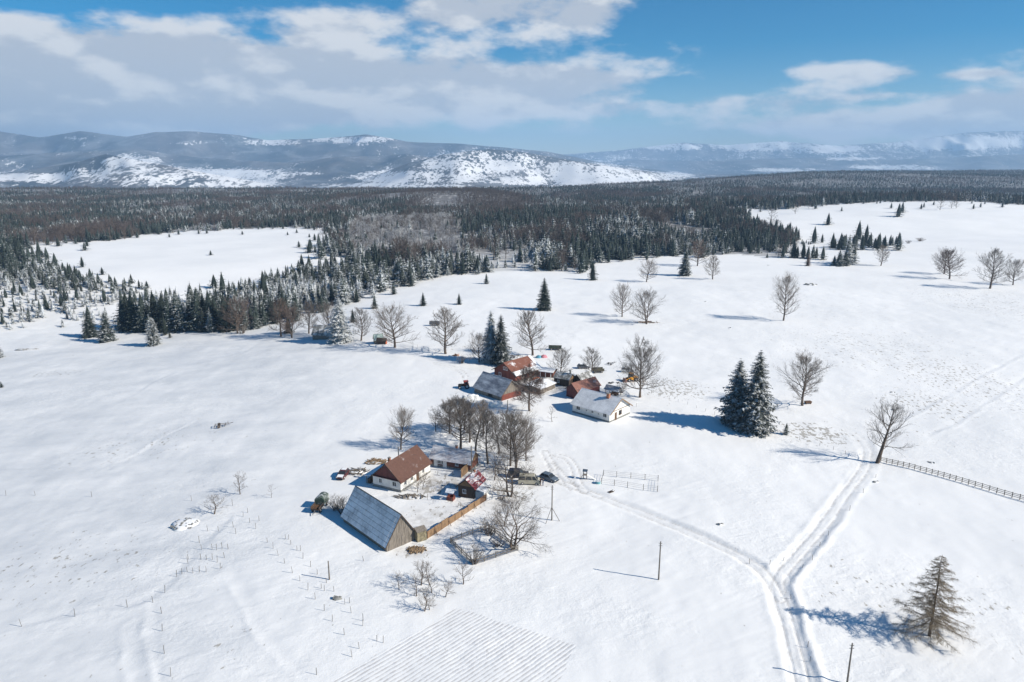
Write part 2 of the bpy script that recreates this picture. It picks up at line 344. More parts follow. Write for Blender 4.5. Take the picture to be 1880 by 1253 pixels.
R_PURPLE = snowy('thin_snow_roof', (.21,.17,.19), .58, .55, .2, .7, stretch=(.6,1.6,1), soft=.22)
R_STREAK = snowy('streaked_red_roof', (.20,.035,.045), .48, .6, .2, .6, stretch=(.5,2.4,1), soft=.06)
R_WHITE = snowy('pale_slate_roof', (.38,.40,.43), .66, .5, .12, .7, soft=.3)
R_RUST = snowy('faded_red_roof', (.24,.115,.09), .20, .4, .35, .7)
R_GREY = snowy('grey_board_roof', (.16,.16,.155), .42, .6, .3, .8)

# ------------------------------------------------------------------ mesh builder
def V3(p): return np.array(p, float)
class MB:
    def __init__(s): s.v = []; s.f = []; s.m = []
    def add(s, vs, fs, mi=0):
        o = len(s.v); s.v += [tuple(map(float, q)) for q in vs]; s.f += [tuple(i+o for i in f) for f in fs]; s.m += [mi]*len(fs); return s
    def box(s, a, b, mi=0):
        x0,y0,z0 = a; x1,y1,z1 = b
        return s.add([(x0,y0,z0),(x1,y0,z0),(x1,y1,z0),(x0,y1,z0),(x0,y0,z1),(x1,y0,z1),(x1,y1,z1),(x0,y1,z1)],
                     [(0,3,2,1),(4,5,6,7),(0,1,5,4),(1,2,6,5),(2,3,7,6),(3,0,4,7)], mi)
    def prism(s, poly, x0, x1, mi=0):
        """polygon in (y, z) pulled along x"""
        n = len(poly); vs = [(x0, *p) for p in poly] + [(x1, *p) for p in poly]
        return s.add(vs, [tuple(range(n-1, -1, -1)), tuple(range(n, 2*n))] + [(i, (i+1) % n, (i+1) % n + n, i+n) for i in range(n)], mi)
    def prism_y(s, poly, y0, y1, mi=0, taper=0.0, ztop=None):
        """polygon in (x, z) pulled along y; upper points may lean inwards"""
        n = len(poly); zm = max(p[1] for p in poly); zb = min(p[1] for p in poly)
        k = [taper*(p[1]-zb)/(zm-zb+1e-9) for p in poly]
        vs = [(p[0], y0+k[i], p[1]) for i, p in enumerate(poly)] + [(p[0], y1-k[i], p[1]) for i, p in enumerate(poly)]
        return s.add(vs, [tuple(range(n)), tuple(range(2*n-1, n-1, -1))] + [(i, i+n, (i+1) % n + n, (i+1) % n) for i in range(n)], mi)
    def beam(s, p0, p1, w, h=None, mi=0):
        p0, p1 = V3(p0), V3(p1); d = p1-p0; d /= np.linalg.norm(d)+1e-9; h = h or w
        r = np.cross(d, (0,0,1)); r = V3((1,0,0)) if np.linalg.norm(r) < 1e-3 else r/np.linalg.norm(r); u = np.cross(r, d)
        a, b = r*w/2, u*h/2
        return s.add([p0-a-b, p0+a-b, p0+a+b, p0-a+b, p1-a-b, p1+a-b, p1+a+b, p1-a+b], [(0,3,2,1),(4,5,6,7),(0,1,5,4),(1,2,6,5),(2,3,7,6),(3,0,4,7)], mi)
    def tube(s, p0, p1, r0, r1, n=6, mi=0, caps=True):
        if n == 3 and r1 < 1e-4:
            x0,y0,z0 = p0; x1,y1,z1 = p1; dx,dy,dz = x1-x0,y1-y0,z1-z0; L = math.sqrt(dx*dx+dy*dy+dz*dz)
            if L < 1e-6: return s
            dx/=L; dy/=L; dz/=L; ax,ay,az = dy*.2-dz*.87, dz*.31-dx*.2, dx*.87-dy*.31; q = r0/math.sqrt(ax*ax+ay*ay+az*az+1e-12); ax*=q; ay*=q; az*=q
            bx,by,bz = dy*az-dz*ay, dz*ax-dx*az, dx*ay-dy*ax; o = len(s.v)
            s.v += [(x0+ax,y0+ay,z0+az), (x0-.5*ax+.866*bx,y0-.5*ay+.866*by,z0-.5*az+.866*bz), (x0-.5*ax-.866*bx,y0-.5*ay-.866*by,z0-.5*az-.866*bz), (float(x1),float(y1),float(z1))]
            s.f += [(o,o+1,o+3),(o+1,o+2,o+3),(o+2,o,o+3)]; s.m += [mi]*3; return s
        p0, p1 = V3(p0), V3(p1); d = p1-p0; L = np.linalg.norm(d)
        if L < 1e-6: return s
        d /= L; a = np.cross(d, (0.31,0.87,0.2)); a /= np.linalg.norm(a); b = np.cross(d, a)
        ang = [2*math.pi*i/n for i in range(n)]; o = [a*math.cos(t)+b*math.sin(t) for t in ang]
        if r1 < 1e-4:
            return s.add([p0+q*r0 for q in o]+[p1], [(i, (i+1) % n, n) for i in range(n)], mi)
        fs = [(i, (i+1) % n, (i+1) % n+n, i+n) for i in range(n)]
        if caps: fs += [tuple(range(n-1,-1,-1)), tuple(range(n, 2*n))]
        return s.add([p0+q*r0 for q in o]+[p1+q*r1 for q in o], fs, mi)
    def lump(s, c, r, seed=0, n=9, k=6, rough=.18, mi=0):
        """uneven mound: a squashed sphere with bumps, its lower part sunk"""
        rg = random.Random(seed); vs = []; fs = []
        for j in range(k+1):
            th = math.pi*0.62*j/k
            for i in range(n):
                ph = 2*math.pi*i/n; q = 1+rough*(rg.random()*2-1)
                vs.append((c[0]+r[0]*q*math.sin(th)*math.cos(ph), c[1]+r[1]*q*math.sin(th)*math.sin(ph), c[2]+r[2]*(q if j else 1)*math.cos(th)))
        for j in range(k):
            for i in range(n): fs.append((j*n+i, (j+1)*n+i, (j+1)*n+(i+1) % n, j*n+(i+1) % n))
        return s.add(vs, fs, mi)
    def mesh(s, name, mats, smooth=False):
        me = bpy.data.meshes.new(name); me.from_pydata(s.v, [], s.f)
        for m_ in (mats if isinstance(mats, (list, tuple)) else [mats]): me.materials.append(m_)
        if any(s.m): me.polygons.foreach_set('material_index', s.m)
        if smooth: me.polygons.foreach_set('use_smooth', [True]*len(me.polygons))
        me.validate(); me.update(); return me
    def build(s, name, mats, parent=None, smooth=False, loc=None, rz=0):
        return link(name, s.mesh(name, mats, smooth), parent, loc, rz)
def link(name, me, parent=None, loc=None, rz=0):
    o = bpy.data.objects.new(name, me); C.objects.link(o); o.parent = parent
    if loc is not None: o.location = loc
    if rz: o.rotation_euler = (0, 0, rz)
    return o
def tag(o, label, cat, group=None):
    o['label'] = label; o['category'] = cat
    if group: o['group'] = group
    return o
def thing(name, label, cat, loc=(0,0,0), rz=0, group=None):
    o = bpy.data.objects.new(name, None); C.objects.link(o); o.empty_display_size = .5
    o.location = loc; o.rotation_euler = (0, 0, rz); return tag(o, label, cat, group)
def copy_tree(o, parent=None):
    c = o.copy(); C.objects.link(c); c.parent = parent
    for ch in list(o.children): copy_tree(ch, c)
    return c
def gz(px, py, sink=0.0):
    """ground point under a photo pixel, standing on the snow"""
    x, y = ground_hit(px, py); return (x, y, height(x, y) - sink)

# ------------------------------------------------------------------ the ground: one sheet, finer where the village stands
def sheet(name, us, ys, zfun, attrs, material, curve=False):
    U, Y = np.meshgrid(us, ys); X = U*Y; x = X.ravel(); y = Y.ravel()
    z, at = zfun(x, y); n, m_ = len(ys), len(us)
    me = bpy.data.meshes.new(name); me.vertices.add(n*m_)
    me.vertices.foreach_set('co', np.column_stack([x, y, z]).astype(np.float32).ravel())
    i = np.arange(n*m_).reshape(n, m_); q = np.stack([i[:-1,:-1], i[:-1,1:], i[1:,1:], i[1:,:-1]], -1).reshape(-1, 4)
    me.loops.add(q.size); me.loops.foreach_set('vertex_index', q.ravel().astype(np.int32))
    me.polygons.add(len(q)); me.polygons.foreach_set('loop_start', np.arange(0, q.size, 4, dtype=np.int32))
    me.polygons.foreach_set('use_smooth', np.ones(len(q), bool))
    for k, v in at.items():
        a = me.attributes.new(k, 'FLOAT', 'POINT'); a.data.foreach_set('value', v.astype(np.float32))
    me.materials.append(material); me.update(calc_edges=True); me.validate()
    o = link(name, me); o['kind'] = 'structure'; return o
# open land (photo pixels of the visible snow): everything beyond the village and outside these is wooded
CLEAR_LEFT = [(18,466),(60,447),(180,441),(300,428),(420,421),(560,418),(655,426),(612,440),(590,465),(655,482),(600,497),(500,515),(420,545),(395,560),(300,560),(255,545),(240,528),(130,508),(60,488)]
EDGE = [(-400,640),(0,612),(60,606),(118,600),(150,592),(185,580),(205,560),(222,556),(228,590),(232,606),(430,606),(520,590),(600,566),(645,546),(700,531),(760,516),(840,502),(900,497),(1000,498),(1068,496),(1100,479),(1230,470),(1362,472),
        (1440,474),(1440,436),(1366,412),(1349,386),(1450,380),(1600,372),(1700,369),(1880,374),(2300,390)]
WOOD_POLY = EDGE + [(2300,250),(-400,250)]
def wooded(x, y, z):
    px, py = project(x, y, z); far = sst(1500, 700, y); px = px + far*26*fbm(x/22, y/40, 3, 141); py = py + far*5*fbm(x/18, y/50, 3, 143)
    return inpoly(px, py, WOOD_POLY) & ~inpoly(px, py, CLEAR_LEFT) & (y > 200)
def near_z(x, y):
    z = h_macro(x, y); w = wooded(x, y, z).astype(float)
    dz = np.zeros_like(x); di = np.zeros_like(x); tu = np.zeros_like(x); fu = np.zeros_like(x); k = np.nonzero(y < 700)[0]
    dz[k], di[k], tu[k], fu[k] = h_detail(x[k], y[k])
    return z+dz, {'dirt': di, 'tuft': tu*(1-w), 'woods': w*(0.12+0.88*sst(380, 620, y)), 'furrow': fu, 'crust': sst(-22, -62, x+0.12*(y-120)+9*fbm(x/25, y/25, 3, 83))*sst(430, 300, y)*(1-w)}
ys = np.concatenate([np.arange(24, 70, 2.0), np.geomspace(70, 430, 520), np.geomspace(434, 3600, 210)])
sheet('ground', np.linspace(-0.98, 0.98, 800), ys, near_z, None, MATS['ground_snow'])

def ridge_line(pts, y0):
    p = np.array(pts, float); return (p[:,0]-940)/FPX/cP, CAM_H + (HORIZON-p[:,1])/FPX*y0
RIDGES = [(4700, 750, [(-300,330),(0,327),(100,312),(180,300),(240,284),(300,296),(420,318),(520,336),(620,350),(2200,352)]),
          (5600, 1050, [(-300,350),(620,345),(700,322),(760,300),(820,286),(900,276),(960,281),(1050,296),(1150,311),(1250,326),(1380,342),(2200,348)]),
          (7000, 950, [(-300,285),(0,292),(150,282),(300,276),(400,290),(550,299),(640,289),(760,284),(850,298),(1000,318),(1150,330),(2200,330)]),
          (9000, 1350, [(-300,240),(0,245),(60,242),(130,254),(200,245),(280,256),(330,248),(400,246),(470,250),(520,259),(600,256),(690,249),(760,262),(850,267),(1000,280),(1100,300),(1250,318),(2200,320)]),
          (11500, 1250, [(-300,330),(950,325),(1060,300),(1160,294),(1300,296),(1450,290),(1600,294),(1750,288),(1900,282),(2200,280)]),
          (14500, 1600, [(-300,290),(900,292),(1050,284),(1130,277),(1230,264),(1310,268),(1400,261),(1500,271),(1600,264),(1700,250),(1800,244),(1880,250),(2000,246),(2200,255)])]
FIELDS = [(330,325,230,20),(60,326,90,8),(240,297,60,14),(890,300,135,27),(1050,313,140,17),(1200,325,80,11),(750,325,120,13),(720,342,160,7),(960,330,300,9),(1130,335,170,8),(430,336,120,10),(565,319,30,3),(1000,346,360,4),
          (500,262,55,7),(640,257,90,7),(135,254,26,3),(345,262,30,4),(1440,312,75,4),(1560,321,70,3),(1650,308,95,5),(1235,270,60,7),(1400,268,95,10),(1520,274,60,8),(1760,262,130,13),(1560,292,50,3),(960,335,90,6)]
def far_z(x, y):
    u = x/y; base = -118 + 16*fbm(x/900, y/900, 4, 91); z = base.copy()
    for i, (y0, sy, pts) in enumerate(RIDGES):
        ru, rz = ridge_line(pts, y0)
        crest = np.interp(u, ru, rz) ; rise = np.maximum(crest-base, 0)
        off = 650*fbm(u*9, u*0+i*3.3, 3, 93+i)*sy/1200
        sh = np.exp(-np.abs((y-y0-off)/sy)**1.7)
        spur = 1 - 0.8*np.abs(fbm(x/(sy*.9), y/(sy*1.5), 4, 101+i))*(1-sh**6)*1.3
        z = np.maximum(z, base + rise*sh*spur)
    px, py = project(x, y, z); open_ = np.zeros_like(x)
    for cx, c_y, rx, ry in FIELDS:
        open_ = np.maximum(open_, np.exp(-(((px-cx)/rx)**2 + ((py-c_y)/ry)**2)**2.6))
    woods = 0.96 - 0.60*open_ + 0.26*fbm(x/500, y/600, 4, 111)
    woods = woods - 0.15*np.clip(1-((py-326)/24)**2, 0, 1)*(px < 1350)*(0.6+0.8*fbm(x/260, y/330, 3, 113))
    woods = np.where(y > 12600, woods - 0.22, woods)
    blend = sst(2500, 3590, y); z = z*blend + (h_macro(x, y)-4)*(1-blend)
    return z, {'woods': np.clip(woods, 0, 1)}
hills = sheet('hills', np.linspace(-1.0, 1.0, 760), np.concatenate([np.geomspace(2450, 4400, 60), np.geomspace(4440, 17500, 190)]), far_z, None, MATS['far_land'])

# the air between here and the mountains
hz = MB().box((-18500, -700, -240), (18500, 18500, 800)).build('haze', [])
hm_ = bpy.data.materials.new('haze_air'); hm_.use_nodes = True; ht = NT(hm_.node_tree); ht.n.clear()
pv = ht.new('ShaderNodeVolumePrincipled'); pv.inputs['Color'].default_value = (.42,.66,.95,1); pv.inputs['Density'].default_value = 9.2e-5; pv.inputs['Anisotropy'].default_value = 0.1
ho = ht.new('ShaderNodeOutputMaterial'); ht.link(pv.outputs[0], ho.inputs['Volume'])
hz.data.materials.append(hm_); hz['kind'] = 'stuff'
hz['label'] = 'thin pale winter haze in the air before the mountains'; hz['category'] = 'haze'
# ------------------------------------------------------------------ trees
def rnd_dir(rg, axis, ang):
    axis = V3(axis)/np.linalg.norm(axis); a = np.cross(axis, (.3,.2,.9)); a /= np.linalg.norm(a)+1e-9; b = np.cross(axis, a)
    ph = rg.random()*2*math.pi
    return axis*math.cos(ang) + (a*math.cos(ph)+b*math.sin(ph))*math.sin(ang)
def bare_tree(seed, H=12., R=4., stem=.2, n1=24, n2=8, n3=6, n4=2, tr=.028, lean=0., forks=1, rise=.95, twist=.12, tw=.013, curl=.0):
    """leafless broadleaf tree: limbs in the first mesh, twigs in the second"""
    rg = random.Random(seed); A, B = MB(), MB()
    def limb(mb, p, d, L, r, n, seg, up, r_end=.25, sides=5, tk=1.0):
        pts = [V3(p)]; d = V3(d)/np.linalg.norm(d); rs = [r]
        for k in range(seg):
            d = d + V3((rg.gauss(0,twist)*tk, rg.gauss(0,twist)*tk, rg.gauss(0,twist)*.6+up)); d /= np.linalg.norm(d)
            pts.append(pts[-1]+d*L/seg); rs.append(r*(1-(1-r_end)*(k+1)/seg))
        for k in range(seg): mb.tube(pts[k], pts[k+1], rs[k], rs[k+1], sides, caps=False)
        return pts, rs
    def along(pts, rs, t):
        k = min(int(t*(len(pts)-1)), len(pts)-2); f = t*(len(pts)-1)-k
        return pts[k]*(1-f)+pts[k+1]*f, rs[k]*(1-f)+rs[k+1]*f, pts[k+1]-pts[k]
    for fk in range(forks):
        ld = V3((lean, 0, 1)) if forks == 1 else V3((.20*math.cos(fk*2*math.pi/forks+seed), .20*math.sin(fk*2*math.pi/forks+seed), 1))
        base = V3((0,0,-.3)) if forks == 1 else V3((.12*math.cos(fk*2.1), .12*math.sin(fk*2.1), -.3))
        tp, trs = limb(A, base, ld, H*.97*(1 if fk == 0 else .85+.1*rg.random()), H*tr/(forks**.35), 0, 9, .03 if forks == 1 else .06, .08, 7, .45)
        for i in range(max(6, n1//forks)):
            t = stem + (.97-stem)*((i+rg.random())/max(6, n1//forks)); p, r, ax = along(tp, trs, t)
            q = (t-stem)/(1-stem); env = (math.sin(math.pi*min(1, (.22+.78*q))**.9)**.7+.12) if q < .98 else .2
            L1 = R*1.15*env*(.75+.45*rg.random()); a1 = math.radians(80-50*q+rg.gauss(0,8))
            ph = i*2.39996+rg.random()*.6; d1 = V3((math.cos(ph)*math.sin(a1), math.sin(ph)*math.sin(a1), math.cos(a1)))
            r1 = max(min(r*.62, .016*L1+.012), tw*1.6)
            p1, q1 = limb(A, p, d1, L1, r1, 0, 5, .09*rise-curl*.1, .2, 4)
            for j in range(n2):
                tt = .22+.76*(j+rg.random())/n2; pp, rr, ax2 = along(p1, q1, tt)
                L2 = L1*(.52-.22*tt)*(.7+.6*rg.random()); d2 = rnd_dir(rg, ax2, math.radians(38+rg.gauss(0,10)))+V3((0,0,.22*rise-curl))
                p2, q2 = limb(B, pp, d2, L2, max(rr*.55, tw*1.15), 0, 2, .10*rise-curl, .4, 3)
                for k in range(n3):
                    t3 = .2+.8*(k+rg.random())/n3; p3, r3, ax3 = along(p2, q2, min(t3, .99))
                    L3 = L2*(.55-.2*t3)*(.7+.6*rg.random())+.12; d3 = rnd_dir(rg, ax3, math.radians(40))+V3((0,0,.18*rise-curl)); d3 /= np.linalg.norm(d3)
                    e = p3+d3*L3; B.tube(p3, e, tw, 0, 3)
                    for m_ in range(n4):
                        s_ = p3+d3*L3*(.3+.5*rg.random()); B.tube(s_, s_+rnd_dir(rg, d3, .7)*L3*.5, tw*.8, 0, 3)
    return A, B
def spruce(seed, H=16., R=3.2, levels=26, nb=12, seg=4, droop=.42, bare=.05, ragged=.22, core=True, taper=.82):
    """spruce: trunk mesh and crown mesh of drooping sprays"""
    rg = random.Random(seed); A, B = MB(), MB()
    A.tube((0,0,-.4), (0,0,H*.97), H*.016, .02, 6)
    for i in range(levels):
        t = (i+.5*rg.random())/levels; z = H*(bare+(.985-bare)*t**.93); rr = R*((1-t)**taper)*(1 if t > .12 else .72+2.3*t)+.10
        m_ = max(4, int(nb*(.45+.55*(1-t)))); a0 = rg.random()*6.28
        for k in range(m_):
            a = a0+2*math.pi*k/m_+rg.gauss(0,.18); r = rr*(1+rg.gauss(0,ragged)); r = max(r, .12)
            c, s_ = math.cos(a), math.sin(a); side = V3((-s_, c, 0)); dr = droop*(.6+.8*rg.random())*(1-.45*t)
            pts = []
            for q in range(seg+1):
                f = q/seg; pts.append(V3((c*r*f, s_*r*f, z - dr*r*(f**1.3) + .16*r*f**3 + .05*H/levels)))
            w0 = .36*r+.12
            for q in range(seg):
                f = (q+.35)/seg; w = w0*(1-.62*f)*(.7+.6*rg.random()); hang = .34*w
                fw = (pts[q+1]-pts[q])*(.9+.5*rg.random())
                for sg in (-1, 1):
                    B.add([pts[q], pts[q+1], pts[q]+side*sg*w+fw-V3((0,0,hang))], [(0,1,2) if sg < 0 else (0,2,1)])
            tip = pts[-1]+(pts[-1]-pts[-2])*.5
            B.add([pts[-1]-side*.06*r, pts[-1]+side*.06*r, tip], [(0,1,2)])
    if core:
        n = 7; top = H*.93
        for a, b, ra, rb in ((bare*H+.02*H, .35*H, R*.34, R*.40), (.35*H, .7*H, R*.40, R*.2), (.7*H, top, R*.2, .03)): B.tube((0,0,a), (0,0,b), ra, rb, n, caps=False)
    return A, B
def larch(seed, H=12.5, R=5.9):
    rg = random.Random(seed); A, B = MB(), MB()
    prev = V3((0,0,-.3)); 
    for k in range(10):
        nx = V3((rg.gauss(0,.04), rg.gauss(0,.04), H*(k+1)/10)); A.tube(prev, nx, .19*(1-k/10)+.015, .19*(1-(k+1)/10)+.015, 7, caps=False); prev = nx
    nbr = 130
    for i in range(nbr):
        t = .10+.88*(i+rg.random()*.8)/nbr; z = H*t; L = (R*(1-t)**.85*(.62+.5*rg.random())+.25)*(1 if t > .17 else .95)
        a = i*2.39996+rg.gauss(0,.3); d = V3((math.cos(a), math.sin(a), rg.gauss(.03,.10)-.10*(1-t))); p = V3((0,0,z)); seg = 6; pts = [p]
        for q in range(seg):
            d = d + V3((rg.gauss(0,.06), rg.gauss(0,.06), -.06 if q < 3 else .055)); d /= np.linalg.norm(d); pts.append(pts[-1]+d*L/seg)
        r0 = .0055*L+.008
        for q in range(seg): A.tube(pts[q], pts[q+1], r0*(1-q/seg)+.008, r0*(1-(q+1)/seg)+.008, 4, caps=False)
        for q in range(int(24+L*20)):
            f = rg.random()**.7*seg; k = min(int(f), seg-1); pp = pts[k]+(pts[k+1]-pts[k])*(f-k); ax = pts[k+1]-pts[k]; sd_ = np.cross(ax, (0,0,1)); sd_ /= np.linalg.norm(sd_)+1e-9
            dd = ax/np.linalg.norm(ax)*.65+sd_*rg.choice((-1,1))*(.5+.5*rg.random())+V3((0,0,rg.gauss(-.25,.25))); dd /= np.linalg.norm(dd); l = (.28+.11*L)*(.5+.8*rg.random())
            B.tube(pp, pp+dd*l, .009, 0, 3)
            for _ in range(3):
                u = pp+dd*l*rg.random(); B.tube(u, u+rnd_dir(rg, dd+V3((0,0,-.5)), .6)*l*.42, .008, 0, 3)
    return A, B
def shrub(seed, H=2.2, R=1.3, n=30):
    rg = random.Random(seed); A, B = MB(), MB()
    for i in range(n):
        a = rg.random()*6.28; s_ = rg.random()**.5*R; tip = V3((math.cos(a)*s_, math.sin(a)*s_, H*(1-.35*(s_/R)**2)*(.7+.35*rg.random()))); b = V3((math.cos(a)*s_*.2, math.sin(a)*s_*.2, -.2))
        mid = (b+tip)/2+V3((rg.gauss(0,.1),rg.gauss(0,.1),.1)); A.tube(b, mid, .03, .02, 4, caps=False); B.tube(mid, tip, .02, 0, 3)
        for k in range(9):
            u = mid+(tip-mid)*rg.random(); B.tube(u, u+rnd_dir(rg, tip-b, .7)*H*.28*(.5+rg.random()), .012, 0, 3)
    return A, B
TREES = {}
def tree_meshes(key):
    if key in TREES: return TREES[key]
    k, s = key
    if k == 'big': ab = bare_tree(s, 12, 4.6, .17, 36, 10, 7, 2, tw=.015)
    elif k == 'twin': ab = bare_tree(s, 12, 4.0, .16, 44, 10, 7, 2, forks=2, tr=.024, tw=.015)
    elif k == 'tall': ab = bare_tree(s, 12, 2.9, .22, 32, 9, 7, 2, tr=.022, rise=1.3, tw=.014)
    elif k == 'dense': ab = bare_tree(s, 12, 4.1, .24, 44, 11, 8, 2, tw=.026, rise=.2)
    elif k == 'lean': ab = bare_tree(s, 12, 4.0, .26, 24, 8, 6, 2, lean=.22, tr=.036)
    elif k == 'gnarl': ab = bare_tree(s, 6, 3.4, .14, 20, 8, 6, 2, lean=.30, tr=.036, twist=.26, rise=.35, forks=2, tw=.012)
    elif k == 'fruit': ab = bare_tree(s, 5, 1.9, .24, 14, 6, 5, 1, tr=.026, twist=.2, tw=.011)
    elif k == 'mid': ab = bare_tree(s, 12, 4.9, .13, 32, 9, 6, 1, tw=.022, forks=1 if s % 2 else 2)
    elif k == 'column': ab = bare_tree(s, 12, 3.8, .15, 34, 9, 6, 1, tw=.022)
    elif k == 'sapling': ab = bare_tree(s, 4, 1.1, .25, 10, 4, 3, 0, tr=.014, tw=.010)
    elif k == 'far': ab = bare_tree(s, 12, 4.6, .14, 16, 5, 4, 0, tw=.05)
    elif k == 'larch': ab = larch(s)
    elif k == 'shrub': ab = shrub(s)
    elif k == 'spruce_hi': ab = spruce(s, 20, 4.9, 46, 21, 6, .55, .02, .24, True, .64)
    elif k == 'spruce_mid': ab = spruce(s, 16, 4.0, 22, 11, 4, .45, .05, .2)
    elif k == 'spruce_lo': ab = spruce(s, 16, 3.9, 12, 8, 2, .45, .05, .2)
    elif k == 'spruce_young': ab = spruce(s, 8, 2.4, 14, 10, 3, .3, .04, .15)
    elif k == 'spruce_bit': ab = spruce(s, 16, 3.2, 8, 6, 2, .45, .04, .2)
    TREES[key] = (ab[0].mesh(k+'_trunk', BARK, True), ab[1].mesh(k+'_crown', TWIG)); return TREES[key]
NAT = dict(big=12, twin=12, tall=12, dense=12, lean=12, gnarl=6, fruit=5, mid=12, column=12, sapling=4, far=12, larch=12.5, shrub=2.2, spruce_hi=20, spruce_mid=16, spruce_lo=16, spruce_young=8, spruce_bit=16)
rgT = random.Random(4)
def px_height(px, py, top):
    """metres of an upright thing whose foot is at (px, py) and whose top reaches row top"""
    x, y = ground_hit(px, py); z0 = float(h_macro(x, y)); lo, hi = 0.05, 60
    for _ in range(40):
        m_ = (lo+hi)/2
        if project(x, y, z0+m_)[1] > top: lo = m_
        else: hi = m_
    return lo
CROWN_COPIES = {}
def tree(kind, seed, px, py, top, label, crown=TWIG, name=None, cat='tree', group=None, wide=1.0, rz=None):
    H = px_height(px, py, top); me_t, me_c = tree_meshes((kind, seed))
    if crown is not TWIG:
        ck = (kind, seed, crown.name)
        if ck not in CROWN_COPIES: m2 = me_c.copy(); m2.materials.clear(); m2.materials.append(crown); CROWN_COPIES[ck] = m2
        me_c = CROWN_COPIES[ck]
    s = H/NAT[kind]
    nm = name or ('spruce_tree' if 'spruce' in kind else 'shrub' if kind == 'shrub' else 'larch_tree' if kind == 'larch' else 'bare_tree')
    o = thing(nm, label, cat, gz(px, py, .05), rgT.random()*6.28 if rz is None else rz, group)
    o.scale = (s*wide, s*wide, s)
    t = link('trunk' if kind != 'shrub' else 'stems', me_t, o); c = link('crown', me_c, o)
    return o

# --- broadleaf trees, one by one (foot pixel, top row)
tree('larch', 1, 1706, 1168, 1018, 'lone bare larch with drooping tan twigs standing in the snow beside the road', LARCH, rz=.4)
tree('lean', 1, 1610, 850, 745, 'bare tree with crooked leaning trunk at the end of the rail fence', rz=.2)
tree('big', 1, 1473, 745, 659, 'round bare tree on open snow behind the pair of huge spruces')
tree('twin', 1, 1175, 731, 630, 'tall bare tree with twin trunk behind the white house', wide=.95)
tree('dense', 1, 972, 757, 683, 'bushy dark bare tree with drooping twigs in front of the red barn end', TWIG_RED)
tree('twin', 2, 948, 866, 757, 'large spreading bare tree above the parked van')
tree('tall', 1, 937, 856, 762, 'slim tall bare tree just behind the spreading tree by the van')
tree('tall', 2, 896, 851, 752, 'tall straight bare tree beside the gable of the long low building')
tree('tall', 3, 873, 829, 742, 'slender bare tree behind the long low building, next to its chimney', wide=1.1)
tree('big', 2, 846, 826, 735, 'wide bare tree behind the middle of the long low building')
tree('tall', 1, 862, 812, 738, 'bare tree in the middle of the clump behind the long low building', wide=1.2)
tree('dense', 1, 826, 797, 740, 'dense twiggy bare tree on the far side of the clump behind the farm', TWIG, wide=1.1)
tree('tall', 3, 916, 832, 762, 'slim bare tree between the long low building and the van', wide=1.05)
tree('big', 1, 966, 846, 776, 'bare tree standing just behind the cream minivan', wide=.7)
tree('tall', 2, 852, 790, 733, 'grey bare tree at the far side of the farm clump', wide=1.1)
tree('fruit', 1, 800, 794, 757, 'small bare tree at the edge of the clump behind the farm')
tree('tall', 2, 887, 800, 735, 'thin bare tree at the back of the clump behind the farm', wide=1.1)
tree('big', 3, 736, 826, 754, 'single bare tree behind the ridge of the red-roofed farmhouse', wide=.75)
tree('fruit', 2, 908, 882, 818, 'bare fruit tree standing next to the little shed with the streaked roof', wide=.8)
tree('gnarl', 1, 937, 911, 834, 'gnarled old bare tree with thick trunk in front of the van', rz=2.6)
tree('gnarl', 2, 941, 1010, 926, 'twisted bare fruit tree leaning over the corner of the picket garden', rz=0.1)
tree('fruit', 3, 925, 966, 912, 'thin bare fruit tree between the board fence and the picket garden')
for i, (x, y, t) in enumerate([(732,1083,1054),(773,1075,1033),(789,1074,1036),(765,1094,1060),(793,1087,1055),(818,1095,1064),(850,1073,1036),(779,1122,1084),(788,1119,1090)]):
    tree('fruit', 1+i % 3, x, y, t, 'little bare fruit tree in the cluster below the picket garden', group='fruit trees below the garden', wide=1.15)
tree('fruit', 1, 441, 909, 872, 'small upright bare tree alone on the open field')
tree('sapling', 1, 499, 915, 889, 'very thin bare sapling on the open field, next to the small bare tree')
tree('fruit', 2, 393, 946, 914, 'low round bare tree beside the snowy heap of stones', wide=1.6)
tree('sapling', 2, 1014, 776, 745, 'small bare sapling on the snow before the white house', wide=1.3)
for x, y, t in [(767,904,868),(776,899,866)]: tree('fruit', 3, x, y, t, 'slender bare tree against the sunny wall of the red-roofed farmhouse', group='trees against the farmhouse wall', wide=.8)
tree('big', 1, 1438, 591, 514, 'oval bare tree alone on the wide snow field with a long shadow', wide=.72)
tree('mid', 1, 1142, 584, 529, 'upright bare tree next to the tree with planks at its foot', wide=.8)
tree('mid', 2, 1187, 597, 538, 'spreading bare tree with a pile of planks at its foot', wide=1.05)
tree('mid', 3, 1187, 518, 481, 'low round bare tree on the snow beyond the planks', wide=1.1)
tree('column', 1, 1308, 515, 473, 'oval bare tree next to the tall dark spruce at the wood edge')
tree('mid', 1, 1280, 490, 446, 'reddish bare tree directly behind the tall dark spruce', TWIG_RED)
tree('column', 2, 1617, 489, 452, 'small bare tree to the side of the dark spruce thicket')
tree('mid', 1, 1733, 504, 463, 'rounded bare tree behind its twin on the far field', TWIG_RED)
tree('mid', 3, 1743, 513, 463, 'broad bare tree in front of its twin on the far field', TWIG_RED, wide=1.1)
tree('column', 3, 1817, 531, 461, 'tall oval bare tree on the far field beside a smaller one')
tree('mid', 2, 1860, 523, 478, 'smaller spreading bare tree beside the tall oval one')
